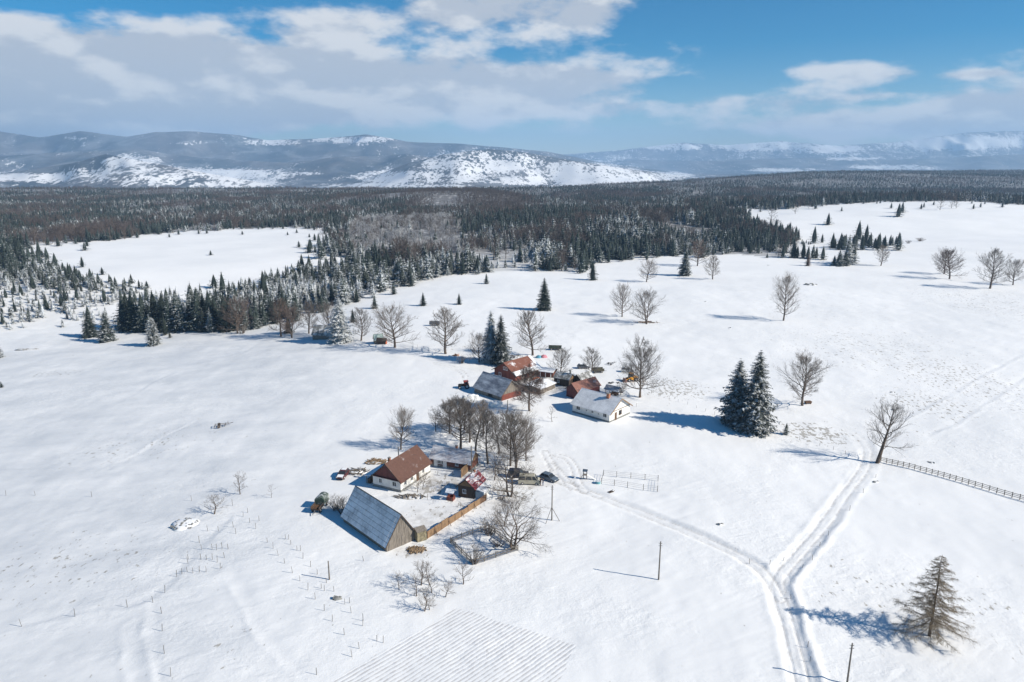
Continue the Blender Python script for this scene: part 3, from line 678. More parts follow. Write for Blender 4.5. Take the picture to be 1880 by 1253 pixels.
for i, (x, y, t, l) in enumerate([(516,619,553,'bare tree beside the grey barn of the tree row, far gable side'),(536,621,566,'brown bare tree close to the gable of the grey barn'),(567,613,556,'bare tree rising behind the roof of the grey barn'),
        (604,619,562,'bare tree between the grey barn and the drooping spruce'),(663,627,569,'bare tree between the drooping spruce and the small sheds'),(725,640,569,'fan-shaped bare tree next to the small sheds'),
        (818,651,571,'broad bare tree with double trunk above the gap in the row'),(880,665,614,'bare tree close beside the pair of frosted spruces'),(978,653,574,'egg-shaped bare tree behind the red-roofed upper house'),
        (1030,691,643,'bare tree behind the dark little house of the upper farm'),(1084,693,640,'bare tree rising behind the faded red barn'),(436,612,553,'brown bare tree at the end of the dark spruce row')]):
    tree('mid' if i % 2 else 'column', 1+i % 3, x, y, t, l, TWIG_RED if i in (0,1,11) else TWIG, wide=1.0 if i not in (5,6) else 1.15)
for x, y, t in [(1416,408,384),(1460,393,376),(1443,383,370),(1726,386,366),(1747,383,367),(1755,383,368),(1485,383,370)]:
    tree('far', 1, x, y, t, 'small bare tree on the crest of the far snowy hill', group='bare trees on the far hill')
for x, y, t, w, l in [(847,667,652,1.2,'round leafless bush on the snow near the tractor'),(630,944,915,1.2,'leafless bush against the back of the grey barn by the wagon'),(617,938,912,1.2,'leafless bush between the wagon and the grey barn'),(870,1034,998,.9,'bare bush at the near corner of the picket garden'),
        (896,980,950,1.2,'bare bush at the far corner of the picket garden'),(915,1003,985,1.5,'low reddish bush inside the picket garden'),(445,612,594,1.,'bare bush at the end of the tree row'),(1690,443,436,2.2,'low bush on the far slope beside the spruce thicket'),(1668,447,441,2.0,'lower bush on the far slope, next to another'),(1140,722,705,1.,'bush beside the open cart shed')]:
    tree('shrub', 1+int(x) % 3, x, y, t, l, TWIG_RED if x in (915,1690,1668) else TWIG, cat='bush', wide=w)

# --- spruces placed singly
def sp(px, py, top, label, kind='spruce_mid', mat_=SP_DARK, group=None, wide=1., seed=None):
    return tree(kind, seed or 1+(px*7+py) % 3, px, py, top, label, mat_, group=group, wide=wide)
sp(1385, 791, 638, 'taller of two huge snow-dusted spruces grown together by the fence', 'spruce_hi', SP_OLD, wide=.84, seed=1)
sp(1351, 779, 655, 'shorter of two huge snow-dusted spruces grown together by the fence', 'spruce_hi', SP_OLD, wide=.96, seed=2)
sp(1443, 797, 774, 'tiny young spruce beside the huge pair', 'spruce_young', SP_MID)
sp(902, 664, 566, 'frosted spruce beside the upper house, taller of the pair', 'spruce_hi', SP_OLD, wide=.75, seed=3)
sp(920, 668, 573, 'frosted spruce beside the upper house, nearer its roof', 'spruce_hi', SP_OLD, wide=.75, seed=1)
sp(625, 629, 543, 'tall drooping frosted spruce beside the grey barn in the tree row', 'spruce_hi', SP_MID, wide=1.0, seed=2)
sp(999, 571, 510, 'dark symmetrical spruce standing alone on the open snow', 'spruce_hi', SP_DARK, wide=.85, seed=3)
sp(1088, 514, 474, 'spruce at the corner of the wood on open snow', 'spruce_mid')
sp(1257, 507, 454, 'tall dark spruce with a low side bough beside a reddish bare tree', 'spruce_hi', SP_DARK, wide=.85, seed=1)
sp(283, 633, 579, 'snow-dusted spruce alone on the field with a tiny spruce beside it', 'spruce_hi', SP_MID, wide=.95, seed=2)
sp(312, 620, 607, 'tiny spruce next to a snow-dusted one on the field', 'spruce_young', SP_MID)
sp(166, 617, 565, 'stout dark spruce at the lower edge of the frosted wood', 'spruce_hi', SP_DARK, wide=1.05, seed=3)
sp(197, 625, 567, 'dark double-topped spruce beside the stout one below the frosted wood', 'spruce_hi', SP_DARK, wide=1.0, seed=1)
sp(-2, 655, 620, 'dark spruce cut by the picture border above a snowy bank', 'spruce_mid')
sp(3, 712, 700, 'low young spruce at the very border of the field', 'spruce_young')
for x, y, t in [(777,563,537),(843,561,539),(688,568,542),(648,592,566),(597,570,530),(655,556,528),(723,541,515),(755,526,498),(893,521,500),(647,545,505),(530,612,575)]:
    sp(x, y, t, 'young dark spruce dotted on the snow in front of the wood', 'spruce_mid', group='young spruces before the wood', wide=1.1)
for x, y, t in [(156,460,443),(160,452,438),(78,472,458),(56,469,462),(43,459,446),(54,457,440),(88,450,434),(107,452,435),(145,445,430),(186,440,425),(168,438,425),(252,437,424),(311,436,428),(387,469,459),(328,431,421),(380,429,420),(365,430,421),
                (445,431,423),(528,432,425),(545,428,420),(549,455,442),(568,465,443),(569,458,438),(578,442,428),(568,436,428),(605,425,416),(617,437,424),(612,438,424),(188,505,490),(270,530,515),(394,530,503),(590,475,440),(625,437,425)]:
    sp(x, y, t, 'small dark spruce scattered on the far clearing', 'spruce_lo', group='spruces on the far clearing', wide=1.8)
for x, y, t in [(1520,413,389),(1649,398,371),(1656,391,369),(1497,384,366),(1545,388,379),(1636,383,371),(1691,384,373),(1696,381,371),(1714,377,368),(1787,384,373),(1800,381,371),(1840,381,369),(1784,374,367),(1808,375,368)]:
    sp(x, y, t, 'dark spruce on the far snowy hillside', 'spruce_lo', group='spruces on the far hill', wide=1.4)
for x, y, t in [(1555,486,428),(1566,484,440)]: sp(x, y, t, 'tall drooping spruce in the far thicket', 'spruce_mid', SP_MID, 'tall spruces of the far thicket', 1.0)
for x, y, t in [(1540,489,457),(1551,488,460),(1531,488,468)]: sp(x, y, t, 'low bushy dark spruce at the foot of the far thicket', 'spruce_mid', SP_DARK, 'bushy spruces of the far thicket', 1.5)
r5 = random.Random(9)
for x, y, t in [(1494,447,413),(1509,446,428),(1575,442,402),(1590,440,410)]+[(r5.uniform(1448,1500), r5.uniform(447,453), r5.uniform(438,443)) for _ in range(9)]+[(1455,474,446),(1463,475,450),(1474,475,443),(1483,476,450),(1492,475,448),(1510,478,450),(1457,474,440),(1498,475,452)]+\
        [(r5.uniform(1516,1650), r5.uniform(450,460), r5.uniform(424,438)) for _ in range(34)]:
    sp(x, y, t, 'dark spruce of the thicket in the hollow below the far hill', 'spruce_lo', SP_DARK, 'spruces of the far thicket', 1.3)
sp(1483, 489, 464, 'short reddish-brown conifer standing before the far thicket', 'spruce_mid', TWIG_RED)
for x in range(226, 440, 10):
    sp(x+r5.uniform(-4,4), 604+r5.uniform(-3,4), r5.uniform(524,555), 'tall dark spruce in the close row along the hollow', 'spruce_mid', SP_DARK, 'dark spruce row along the hollow', 1.05)

# --- the woods: the nearest trees singly, the mass behind them as one
rw = np.random.default_rng(3)
def scatter(y0, y1, step, umax):
    xs = np.arange(-umax*y1, umax*y1, step); yy = np.arange(y0, y1, step); X, Y = np.meshgrid(xs, yy)
    X = X.ravel()+rw.uniform(-.48,.48,X.size)*step; Y = Y.ravel()+rw.uniform(-.48,.48,Y.size)*step
    k = np.abs(X) < umax*Y; X, Y = X[k], Y[k]; Z = h_macro(X, Y); w = wooded(X+rw.normal(0, 1, X.size)*np.minimum(6*Y/500, 14), Y+rw.normal(0, 1, X.size)*np.minimum(9*Y/500, 22), Z); return X[w], Y[w], Z[w]
parts_ = [scatter(220, 520, 4.4, .84), scatter(520, 950, 4.5, .84), scatter(950, 1700, 5.6, .84), scatter(1700, 3300, 10.0, .86)]
X, Y, Z = (np.concatenate([p[i] for p in parts_]) for i in range(3))
PX, PY = project(X, Y, Z)
leafy = fbm(X/130, Y/160, 3, 131) + 0.9*np.exp(-((X+90)/170)**2-((Y-1300)/190)**2) + 0.35*sst(900, 1500, Y) - 0.25
frost = fbm(X/70, Y/90, 3, 133) + 0.55*np.exp(-((PX-60)/190)**2-((PY-560)/60)**2) + .5*np.exp(-((PX-740)/120)**2-((PY-430)/40)**2) + .35*np.exp(-((PX-600)/200)**2-((PY-540)/30)**2)
gaps = fbm(X/55, Y/110, 3, 151) + rw.normal(0, .10, len(X))
frostwood = np.exp(-((PX-745)/105)**4-((PY-437)/34)**4)
typ = np.where(leafy > .30, 3, np.where(frost > .50, 2, np.where(frost > .10, 1, 0)))
typ = np.where((Y > 900) & (typ == 2), 1, typ); jig = rw.random(len(X)); typ = np.where((frostwood > .4) & (jig < .8), 4, typ); mixed = fbm(X/38, Y/50, 2, 153); typ = np.where((mixed > .28) & (jig < .6) & (typ < 3) & (Y > 420), 3, typ); typ = np.where((jig < .12) & (typ < 3), 0, typ); typ = np.where((jig > .90) & (Y > 600) & (typ < 3), 3, typ)
S = rw.triangular(.36, .62, 1.15, len(X))*(1+.35*fbm(X/45, Y/60, 2, 137))*(1-.16*sst(450, 800, Y))*(1-.26*sst(750, 1200, Y))*np.where(typ == 2, .66, .92)*np.where(typ >= 3, 1.1, 1.)
S *= np.where((PX < 270) & (PY > 480), .62, 1.)*1.0
d2 = np.hypot(X, Y) + rw.uniform(0, 25, len(X))
order = np.argsort(d2); vis = [i for i in order if -20 < PX[i] < 1900 and typ[i] < 3][:215]
one = np.zeros(len(X), bool); one[vis] = True
SINGLE = {}
def single_mesh(t, s):
    if (t, s) not in SINGLE:
        A, B = spruce(60+s, 16, 3.8, 16, 9, 3, .45, .05, .2); o = len(A.v); n0 = len(A.f)
        A.add(B.v, B.f, 1); SINGLE[(t, s)] = A.mesh('spruce', [BARK, (SP_DARK, SP_MID, SP_FROST)[t]])
    return SINGLE[(t, s)]
def edge_label(t, i):
    look = ('dark green', 'snow-dusted', 'white-frosted')[t]; size = 'tall' if S[i] > .82 else 'small' if S[i] < .52 else 'middling'
    if PX[i] < 225: where = 'in the frosted hollow below the far clearing'
    elif PX[i] < 440: where = 'behind the close dark row along the hollow'
    elif PX[i] < 620: where = 'in the belt behind the grey barn of the tree row'
    elif PX[i] < 900: where = 'at the wood edge behind the dotted young spruces'
    elif PX[i] < 1100: where = 'at the wood edge beyond the lone symmetrical spruce'
    else: where = 'at the straight wood edge facing the wide field'
    return '%s %s spruce %s' % (size, look, where)
for i in vis:
    t = int(typ[i]); o = link('spruce_tree', single_mesh(t, int(i) % 3), None, (X[i], Y[i], Z[i]-.1), float(rw.random()*6.28)); s = float(S[i]); o.scale = (s, s, s)
    lb = edge_label(t, i); tag(o, lb, 'tree', lb.replace('spruce ', 'spruces '))
def forest(name, label, sel, meshes, smul=1.0):
    """one mass of trees: points carrying instances"""
    col = bpy.data.collections.new(name+'_kinds')
    for k, me in enumerate(meshes): col.objects.link(bpy.data.objects.new('%s_kind_%02d' % (name, k), me))
    me = bpy.data.meshes.new(name); n = int(sel.sum()); me.vertices.add(n)
    me.vertices.foreach_set('co', np.column_stack([X[sel], Y[sel], Z[sel]-.2]).astype(np.float32).ravel())
    for nm, ty, val in (('tree_size', 'FLOAT', S[sel]*smul), ('tree_turn', 'FLOAT', rw.random(n)*6.28), ('tree_kind', 'INT', rw.integers(0, len(meshes), n))):
        a = me.attributes.new(nm, ty, 'POINT'); a.data.foreach_set('value', val.astype(np.int32 if ty == 'INT' else np.float32))
    o = link(name, me); o['kind'] = 'stuff'; o['label'] = label; o['category'] = 'forest'
    ng = bpy.data.node_groups.new(name+'_nodes', 'GeometryNodeTree')
    ng.interface.new_socket('Geometry', in_out='INPUT', socket_type='NodeSocketGeometry'); ng.interface.new_socket('Geometry', in_out='OUTPUT', socket_type='NodeSocketGeometry')
    N, Lk = ng.nodes, ng.links; gi = N.new('NodeGroupInput'); go = N.new('NodeGroupOutput'); ip = N.new('GeometryNodeInstanceOnPoints'); ci = N.new('GeometryNodeCollectionInfo')
    ci.inputs['Collection'].default_value = col; ci.inputs['Separate Children'].default_value = True; ci.inputs['Reset Children'].default_value = True
    def att(nm, ty): a = N.new('GeometryNodeInputNamedAttribute'); a.data_type = ty; a.inputs['Name'].default_value = nm; return a.outputs['Attribute']
    cx = N.new('ShaderNodeCombineXYZ'); Lk.new(att('tree_turn', 'FLOAT'), cx.inputs[2])
    Lk.new(gi.outputs[0], ip.inputs['Points']); Lk.new(ci.outputs[0], ip.inputs['Instance']); ip.inputs['Pick Instance'].default_value = True
    Lk.new(att('tree_kind', 'INT'), ip.inputs['Instance Index']); Lk.new(cx.outputs[0], ip.inputs['Rotation']); Lk.new(att('tree_size', 'FLOAT'), ip.inputs['Scale']); Lk.new(ip.outputs[0], go.inputs[0])
    md = o.modifiers.new('trees', 'NODES'); md.node_group = ng
    return o
def low_spruce(seed, m_):
    q = random.Random(seed); A, B = spruce(seed, q.uniform(12.5, 18), q.uniform(3.4, 5.6), q.choice((9, 11, 13)), 7, 2, q.uniform(.3, .6), q.uniform(.03, .12), q.uniform(.18, .36)); A.add(B.v, B.f, 1); return A.mesh('spruce', [BARK, m_])
TWIG_FAR = mat('twigs_far', col=(.105,.085,.078), var=.3, vscale=.4)
def low_bare(seed, m_):
    A, B = bare_tree(seed, 13, 4.6, .2, 16, 5, 4, 0, tw=.055); A.add(B.v, B.f, 1); return A.mesh('bare', [BARK, m_])
rest = ~one & ((gaps < .36) | (Y < 330))
forest('dark_spruce_forest', 'mass of dark spruces covering the plateau beyond the fields', rest & (typ == 0), [low_spruce(70+k, SP_DARK) for k in range(7)])
forest('dusted_spruce_forest', 'mass of snow-dusted spruces mixed through the wood', rest & (typ == 1), [low_spruce(80+k, SP_MID) for k in range(7)])
forest('frosted_spruce_forest', 'mass of white-frosted young spruces in the hollow', rest & (typ == 2), [low_spruce(90+k, SP_FROST) for k in range(4)])
forest('frosted_beech_forest', 'patch of pale grey rimed leafless trees in the middle of the wood', rest & (typ == 4), [low_bare(101+k, mat('twigs_rimed', col=(.42,.42,.43), var=.3, vscale=.4)) for k in range(3)], .8)
forest('bare_beech_forest', 'mass of reddish-brown leafless trees on the distant rises', rest & (typ == 3), [low_bare(95+k, TWIG_FAR) for k in range(4)])
print('trees in the woods', len(X), [int((typ == k).sum()) for k in range(4)])
# ------------------------------------------------------------------ buildings
def frame_of(nc, lc, gc, mode):
    n, l, g_ = (V3(ground_hit(*p)) for p in (nc, lc, gc))
    U = (n-l) if mode == 'L' else (l-n); L = np.hypot(*U); U = U/L; Vv = V3((-U[1], U[0])); W = abs(float(np.dot(g_-n, Vv)))
    return (l if mode == 'L' else n), U, Vv, float(L), W
def row_height(x, y, row):
    z0 = float(h_macro(x, y)); lo, hi = .05, 30
    for _ in range(40):
        m_ = (lo+hi)/2
        if project(x, y, z0+m_)[1] > row: lo = m_
        else: hi = m_
    return lo
class House:
    """gabled building: local x along the ridge, y across (0 = the long side in view), z up"""
    def __init__(s, name, label, nc, lc, gc, eave, apex, mode, wall, roof, ov=.35, og=.3, cat='house', thick=.12, plinth=None, rmin=.3, W=None, back_low=0.):
        O, U, Vv, s.L, s.W = frame_of(nc, lc, gc, mode)
        if W: s.W = W
        n = V3(ground_hit(*nc)); s.h = row_height(n[0], n[1], eave)+.12
        gm = n + Vv*s.W/2
        s.top = max(row_height(gm[0], gm[1], apex)-.1, s.h+rmin)
        s.root = thing(name, label, cat, (O[0], O[1], float(height(O[0]+U[0]*s.L/2, O[1]+U[1]*s.L/2))), math.atan2(U[1], U[0]))
        print(name, 'L %.1f W %.1f eave %.1f top %.1f' % (s.L, s.W, s.h, s.top))
        s.h1 = s.h-back_low; L, W, h, t = s.L, s.W, s.h, s.top
        MB().prism([(0,-.8),(W,-.8),(W,s.h1),(W/2,t),(0,h)], 0, L).build('wall', wall, s.root)
        if plinth: MB().prism([(-.05,-.8),(W+.05,-.8),(W+.05,.42),(-.05,.42)], -.05, L+.05).build('plinth', plinth, s.root)
        s.sl = (t-h)/(W/2); s.ov, s.og, s.thick = ov, og, thick
        for side in (0, 1):
            h_ = h if side == 0 else s.h1; sl = (t-h_)/(W/2); y0 = -ov if side == 0 else W+ov; e = h_-sl*ov
            poly = [(y0, e+.012), (W/2, t+.012), (W/2, t+thick+.03), (y0, e+thick)]
            if side: poly = poly[::-1]
            MB().prism(poly, -og, L+og).build('roof_slope', roof, s.root)
        MB().prism([(W/2-.14,t+thick-.02),(W/2+.14,t+thick-.02),(W/2,t+thick+.09)], -og-.02, L+og+.02).build('ridge_cap', roof, s.root)
        for x in (-og-.03, L+og):         # barge boards along both gables
            b = MB(); b.beam((x+.015,-ov,h-s.sl*ov-.01),(x+.015,W/2,t-.01),.03,.17); b.beam((x+.015,W/2,t-.01),(x+.015,W+ov,s.h1-(t-s.h1)/(W/2)*ov-.01),.03,.17); b.build('barge_board', DARKWOOD, s.root)
    def m(s, face, a, n, z):
        return {'F': (a,-n,z), 'G1': (s.L+n,a,z), 'G0': (-n,a,z), 'B': (a,s.W+n,z)}[face]
    def fbox(s, mb, face, a0, a1, n0, n1, z0, z1, mi=0):
        p, q = s.m(face, a0, n0, z0), s.m(face, a1, n1, z1)
        mb.box(tuple(min(u, v) for u, v in zip(p, q)), tuple(max(u, v) for u, v in zip(p, q)), mi); return mb
    def window(s, face, a, z, w=.9, h=1.0, fm=None, cross=True, name='window'):
        f = MB(); t = .09
        s.fbox(f, face, a-w/2, a-w/2+t, -.02, .07, z, z+h); s.fbox(f, face, a+w/2-t, a+w/2, -.02, .07, z, z+h)
        s.fbox(f, face, a-w/2+t, a+w/2-t, -.02, .065, z, z+t); s.fbox(f, face, a-w/2+t, a+w/2-t, -.02, .065, z+h-t, z+h)
        if cross: s.fbox(f, face, a-.03, a+.03, -.02, .055, z+t, z+h-t)
        o = f.build(name, fm or WHITEPAINT, s.root); p = MB(); s.fbox(p, face, a-w/2+.05, a+w/2-.05, -.03, .03, z+.05, z+h-.05); p.build('pane', GLASS, o)
        b = MB(); s.fbox(b, face, a-w/2-.06, a+w/2+.06, -.02, .13, z-.07, z-.004); b.build('sill', fm or WHITEPAINT, o)
        return o
    def door(s, face, a, w=.95, h=2., m_=None, z=0.):
        f = MB(); s.fbox(f, face, a-w/2, a+w/2, -.02, .06, z, z+h); o = f.build('door', m_ or BROWNWOOD, s.root)
        k = MB(); s.fbox(k, face, a+w/2-.16, a+w/2-.10, .06, .12, z+.95, z+1.1); k.build('handle', METAL, o); return o
    def chimney(s, x, y, w=.5, up=.9, m_=None, d=None):
        hr = s.h+(s.top-s.h)*(1-abs(y-s.W/2)/(s.W/2)); d = d or w
        c = MB().box((x-w/2,y-d/2,hr-.6),(x+w/2,y+d/2,hr+up)).build('chimney', m_ or BRICK, s.root)
        MB().box((x-w/2-.06,y-d/2-.06,hr+up),(x+w/2+.06,y+d/2+.06,hr+up+.1)).build('chimney_cap', STONE, c)
    def boards(s, face, a0, a1, zf0, zf1, m_, w=.2, name='boarding', n=0.0):
        """upright boards with gaps, uneven depth"""
        rg = random.Random(int(a1*100)); b = MB(); a = a0
        while a < a1-.02:
            ww = min(w*(.8+.45*rg.random()), a1-a); zt = min(zf1(a), zf1(a+ww)) if callable(zf1) else zf1; zt1 = zf1(a+ww/2) if callable(zf1) else zf1
            s.fbox(b, face, a+.008, a+ww-.008, n+.004, n+.03+.03*rg.random(), zf0, zt1-.03); a += ww
        o = b.build(name, m_, s.root); o['kind'] = 'stuff'; return o
    def gable_top(s): return lambda a: s.h+(s.top-s.h)*(1-abs(a-s.W/2)/(s.W/2))

# grey barn of the lower farm with its sheet roof
b = House('barn', 'big weathered grey plank barn with snow-dusted metal sheet roof', (710,1014.4), (631.3,960.5), (765,992), 1001, 944, 'L', GREYWOOD, mat('dark_seam', col=(.06,.065,.07)), .45, .35, 'barn', .06)
b.boards('G1', 0, b.W, -.3, b.gable_top(), GREYWOOD, .24); b.boards('F', 0, b.L, -.3, b.h-.02, GREYWOOD, .26)
sl_len = math.hypot(b.W/2+b.ov, (b.top-b.h)*(1+b.ov/(b.W/2))); rows, cols = 7, 20; sw = (b.L+2*b.og)/cols; sh = sl_len/rows; ang = math.atan2(b.top-b.h, b.W/2)
q = MB(); q.box((.02,.02,0),(sw-.03,sh-.03,.012)); q.box((.02,.02,.012),(.06,sh-.03,.06)); sheet_me = q.mesh('roof_sheet', R_BARN); rg = random.Random(2)
for i in range(cols):
    for j in range(rows):
        o = link('roof_sheet', sheet_me, b.root); d = j*sh+.0; y0, z0 = -b.ov, b.h-b.sl*b.ov+b.thick
        o.location = (-b.og+i*sw, y0+d*math.cos(ang), z0+d*math.sin(ang)+.045+.006*rg.random()); o.rotation_euler = (ang+rg.gauss(0,.006), 0, rg.gauss(0,.003))
f = MB(); b.fbox(f, 'G1', b.W*.5, b.W*.5+.75, .05, .11, 0, 1.9); f.build('door', GREYWOOD, b.root)
# red-roofed farmhouse
b = House('farmhouse', 'white farmhouse with steep dark red metal roof and red gable', (736,904.5), (790,867), (680.7,896.2), 885.8, 852.6, 'R', PLASTER, R_RED, .4, .35, plinth=STONE)
b.boards('G0', .02, b.W-.02, b.h+.05, b.gable_top(), DARKRED, .5, 'gable_cladding', .02)
f = MB(); b.fbox(f, 'G0', -.25, b.W+.25, 0, .35, b.h-.02, b.h+.06); f.build('gable_skirt', DARKRED, b.root)
b.window('G0', b.W*.72, .95, .8, 1.05); b.window('G0', b.W*.22, .95, 1.05, 1.05)
for a in (1.6, 3.9, 8.2): b.window('F', min(a, b.L-.8), .95, .95, 1.1)
b.door('F', 6.1, .95, 2.0); b.chimney(b.L*.30, b.W*.72, .45, 1.2); b.chimney(b.L*.55, b.W*.66, .18, 2.2, METAL)
farm = b
# lean-to store on the shaded side of the farmhouse
A0 = b.root.matrix_basis @ Vector((.4, b.W+.06, 0)); lt = thing('lean_to', 'open lean-to with snowy roof against the shaded farmhouse wall', 'shed', (A0.x, A0.y, b.root.location.z), b.root.rotation_euler.z)
for k, x in enumerate((.1, 2.6, 5.2)): MB().box((x,2.0,-.5),(x+.12,2.12,1.55)).build('post', GREYWOOD, lt)
MB().prism([(0.02,2.05),(2.5,1.5),(2.5,1.6),(0.02,2.15)], -.2, 5.6).build('roof', M_SNOW, lt); MB().box((.2,1.2,-.3),(5.0,1.9,.9)).build('stacked_firewood', BROWNWOOD, lt)
# long low building
b = House('long_building', 'long low brick-red outbuilding with thin snow on its grey roof', (864,867), (791,856), (881,854), 851, 829.6, 'L', BRICKRED, R_PURPLE, .55, .3, 'building', plinth=STONE)
b.boards('G1', .02, b.W-.02, b.h-.2, b.gable_top(), ORANGEWOOD, .22, 'gable_boarding')
for a, w in ((.13,.9),(.36,.9)): b.door('F', b.L*a, w, 2.0, WHITEPAINT)
b.window('F', b.L*.235, .75, .9, 1.15); b.window('F', b.L*.29, .75, .9, 1.15); b.window('F', b.L*.66, .9, .75, .8); b.window('F', b.L*.85, .9, .6, .7, BROWNWOOD)
b.chimney(b.L*.55, b.W*.55, .45, .9)
A0 = b.root.matrix_basis @ Vector((b.L-.6, -3.6, 0)); pw = thing('board_screen', 'orange board screen wall joining the long low building', 'fence', (A0.x, A0.y, b.root.location.z), b.root.rotation_euler.z)
for k in range(17): MB().box((0,.2*k,-.4),(.05,.2*k+.185,2.1)).build('board', ORANGEWOOD, pw)
# small shed
b = House('small_shed', 'little brown shed with snow-streaked dark red roof and orange gable', (871,917), (889,899), (843,910.4), 897.5, 880, 'R', DARKWOOD, R_STREAK, .4, .35, 'shed')
b.boards('G0', .05, b.W-.05, b.h+.02, b.gable_top(), ORANGEWOOD, .2, 'gable_boarding'); b.window('G0', b.W*.62, .9, .8, .85)
b.chimney(b.L*.8, b.W*.5, .5, .6)
A0 = b.root.matrix_basis @ Vector((.3, -.05, 0)); an = thing('lean_to', 'pale panelled lean-to with snowy roof beside the little shed', 'shed', (A0.x, A0.y, b.root.location.z), b.root.rotation_euler.z)
MB().box((0,-1.9,-.5),(3.2,-.02,1.55)).build('wall', PLASTER, an); MB().prism([(-2.1,1.57),(0,1.95),(0,2.2),(-2.1,1.78)], -.15, 3.4).build('roof', M_SNOW, an)
# white house of the upper farm
b = House('white_house', 'white plastered house with pale snowy roof and brick chimney', (1118.6,777.3), (1051,758), (1154.6,760), 760.8, 731.4, 'L', PLASTER, R_WHITE, .5, .55, plinth=STONE)
for a, w, h in ((.16,1.3,1.2),(.39,.55,.6),(.55,.75,.75),(.71,.5,.6),(.88,1.2,1.15)): b.window('F', b.L*a, b.h-1.25-(.2 if h > 1 else 0), w, h)
b.window('G1', b.W*.52, 1.0, 1.3, 1.2, BROWNWOOD); b.door('G1', b.W*.30, .9, 2.1)
f = MB(); b.fbox(f, 'G1', .05, b.W-.05, .0, .05, b.h-.05, b.h+.1); f.build('gable_band', BROWNWOOD, b.root)
b.chimney(b.L*.73, b.W*.42, .75, 1.25)
for s_ in (0, 1):
    f = MB(); y0, y1 = (-.45, b.W/2) if s_ == 0 else (b.W+.45, b.W/2); f.beam((b.L+.60,y0,b.h-b.sl*.45-.03),(b.L+.60,y1,b.top-.03),.05,.26); f.build('barge_board', ORANGEWOOD, b.root)
# barn of the upper farm
b = House('barn', 'upper farm barn with blue-grey roof and red-boarded gable', (920.9,738.6), (871,722), (957,727.7), 728.3, 699.6, 'L', GREYWOOD, R_BLUE, .5, .35, 'barn')
b.boards('G1', .02, b.W-.02, b.h+.02, b.gable_top(), GREYWOOD, .26, 'upper_boarding', .0); b.boards('G1', .02, b.W-.02, -.3, b.h-.02, REDWOOD, .3, 'lower_boarding', .03)
f = MB(); b.fbox(f, 'F', b.L*.52, b.L*.66, .0, .05, .2, b.h-.15); f.build('dark_doorway', BLACK, b.root)
f = MB(); b.fbox(f, 'F', b.L*.2, b.L*.5, .0, .06, -.2, b.h-.2); f.build('plank_door', GREYWOOD, b.root)
# upper house
b = House('upper_house', 'dark red boarded house with orange tile roof edged in snow', (946,703), (990,689), (909,692), 688, 665.8, 'R', REDWOOD, R_ORANGE, .8, .6, plinth=STONE)
b.boards('G0', .02, b.W-.02, .4, b.gable_top(), REDWOOD, .28); b.window('G0', b.W*.72, .9, 1.1, 1.1); b.window('G0', b.W*.52, b.h+.5, .8, 1.0); b.window('G0', b.W*.4, b.h+.5, .8, 1.0)
for a in (.3, .6, .85): b.window('F', b.L*a, .9, 1.0, 1.1)
f = MB(); f.prism([(-.85,b.h-b.sl*.8+.12),(.6,b.h+b.sl*.6+.14),(.6,b.h+b.sl*.6+.27),(-.85,b.h-b.sl*.8+.30)], -.55, b.L+.55).build('roof_snow', M_SNOW, b.root)
f = MB(); f.prism([(-.8,b.h-b.sl*.8+.14),(b.W/2,b.top+.14),(b.W/2,b.top+.24),(-.8,b.h-b.sl*.8+.24)], b.L-.5, b.L+.58).build('verge_snow', M_SNOW, b.root)
# faded red barn
b = House('red_barn', 'barn with faded red roof and dark red shaded gable behind the white house', (1060,735), (1101,722), (1036,729.5), 721, 705.0, 'R', DARKRED, R_RUST, .3, .3, 'barn')
b.boards('G0', .02, b.W-.02, -.2, b.gable_top(), DARKRED, .35, 'gable_boarding')
# dark small house, grey gabled shed, flat-roofed shed
b = House('dark_cottage', 'small dark cottage with grey snowy roof and orange gable boards', (1044,711), (1017,706), (1053,705), 698, 687, 'L', DARKWOOD, R_GREY, .3, .25, 'cottage')
b.boards('G1', .02, b.W-.02, b.h-.3, b.gable_top(), ORANGEWOOD, .22, 'gable_boarding'); b.chimney(b.L*.9, b.W*.5, .4, 1.2, STONE); b.window('F', b.L*.3, .9, .7, .8)
b = House('gabled_shed', 'grey boarded shed with snowy roof between the cottage and the faded barn', (1067,709), (1090,701), (1051,705), 700, 689, 'R', GREYWOOD, R_GREY, .3, .25, 'shed')
b.boards('G0', .02, b.W-.02, -.2, b.gable_top(), DARKWOOD, .25)
b = House('low_shed', 'low grey shed under a broad nearly flat snow-covered roof', (992,725), (1019,713), (983,706), 716.5, 709, 'R', GREYWOOD, M_SNOW, .35, .3, 'shed', .2, rmin=.25, W=6.0)
b.boards('F', 0, b.L, -.2, b.h-.02, GREYWOOD, .25)
b = House('veranda_house', 'low dark red outhouse with snowy roof and white posts beside the upper house', (1015,694), (990,691), (1022,688), 684, 677, 'L', BRICKRED, M_SNOW, .6, .3, 'outhouse', .14)
for a in (.12, .5, .88):
    f = MB(); b.fbox(f, 'F', b.L*a-.1, b.L*a+.1, .42, .58, -.3, b.h-.35); f.build('veranda_post', WHITEPAINT, b.root)
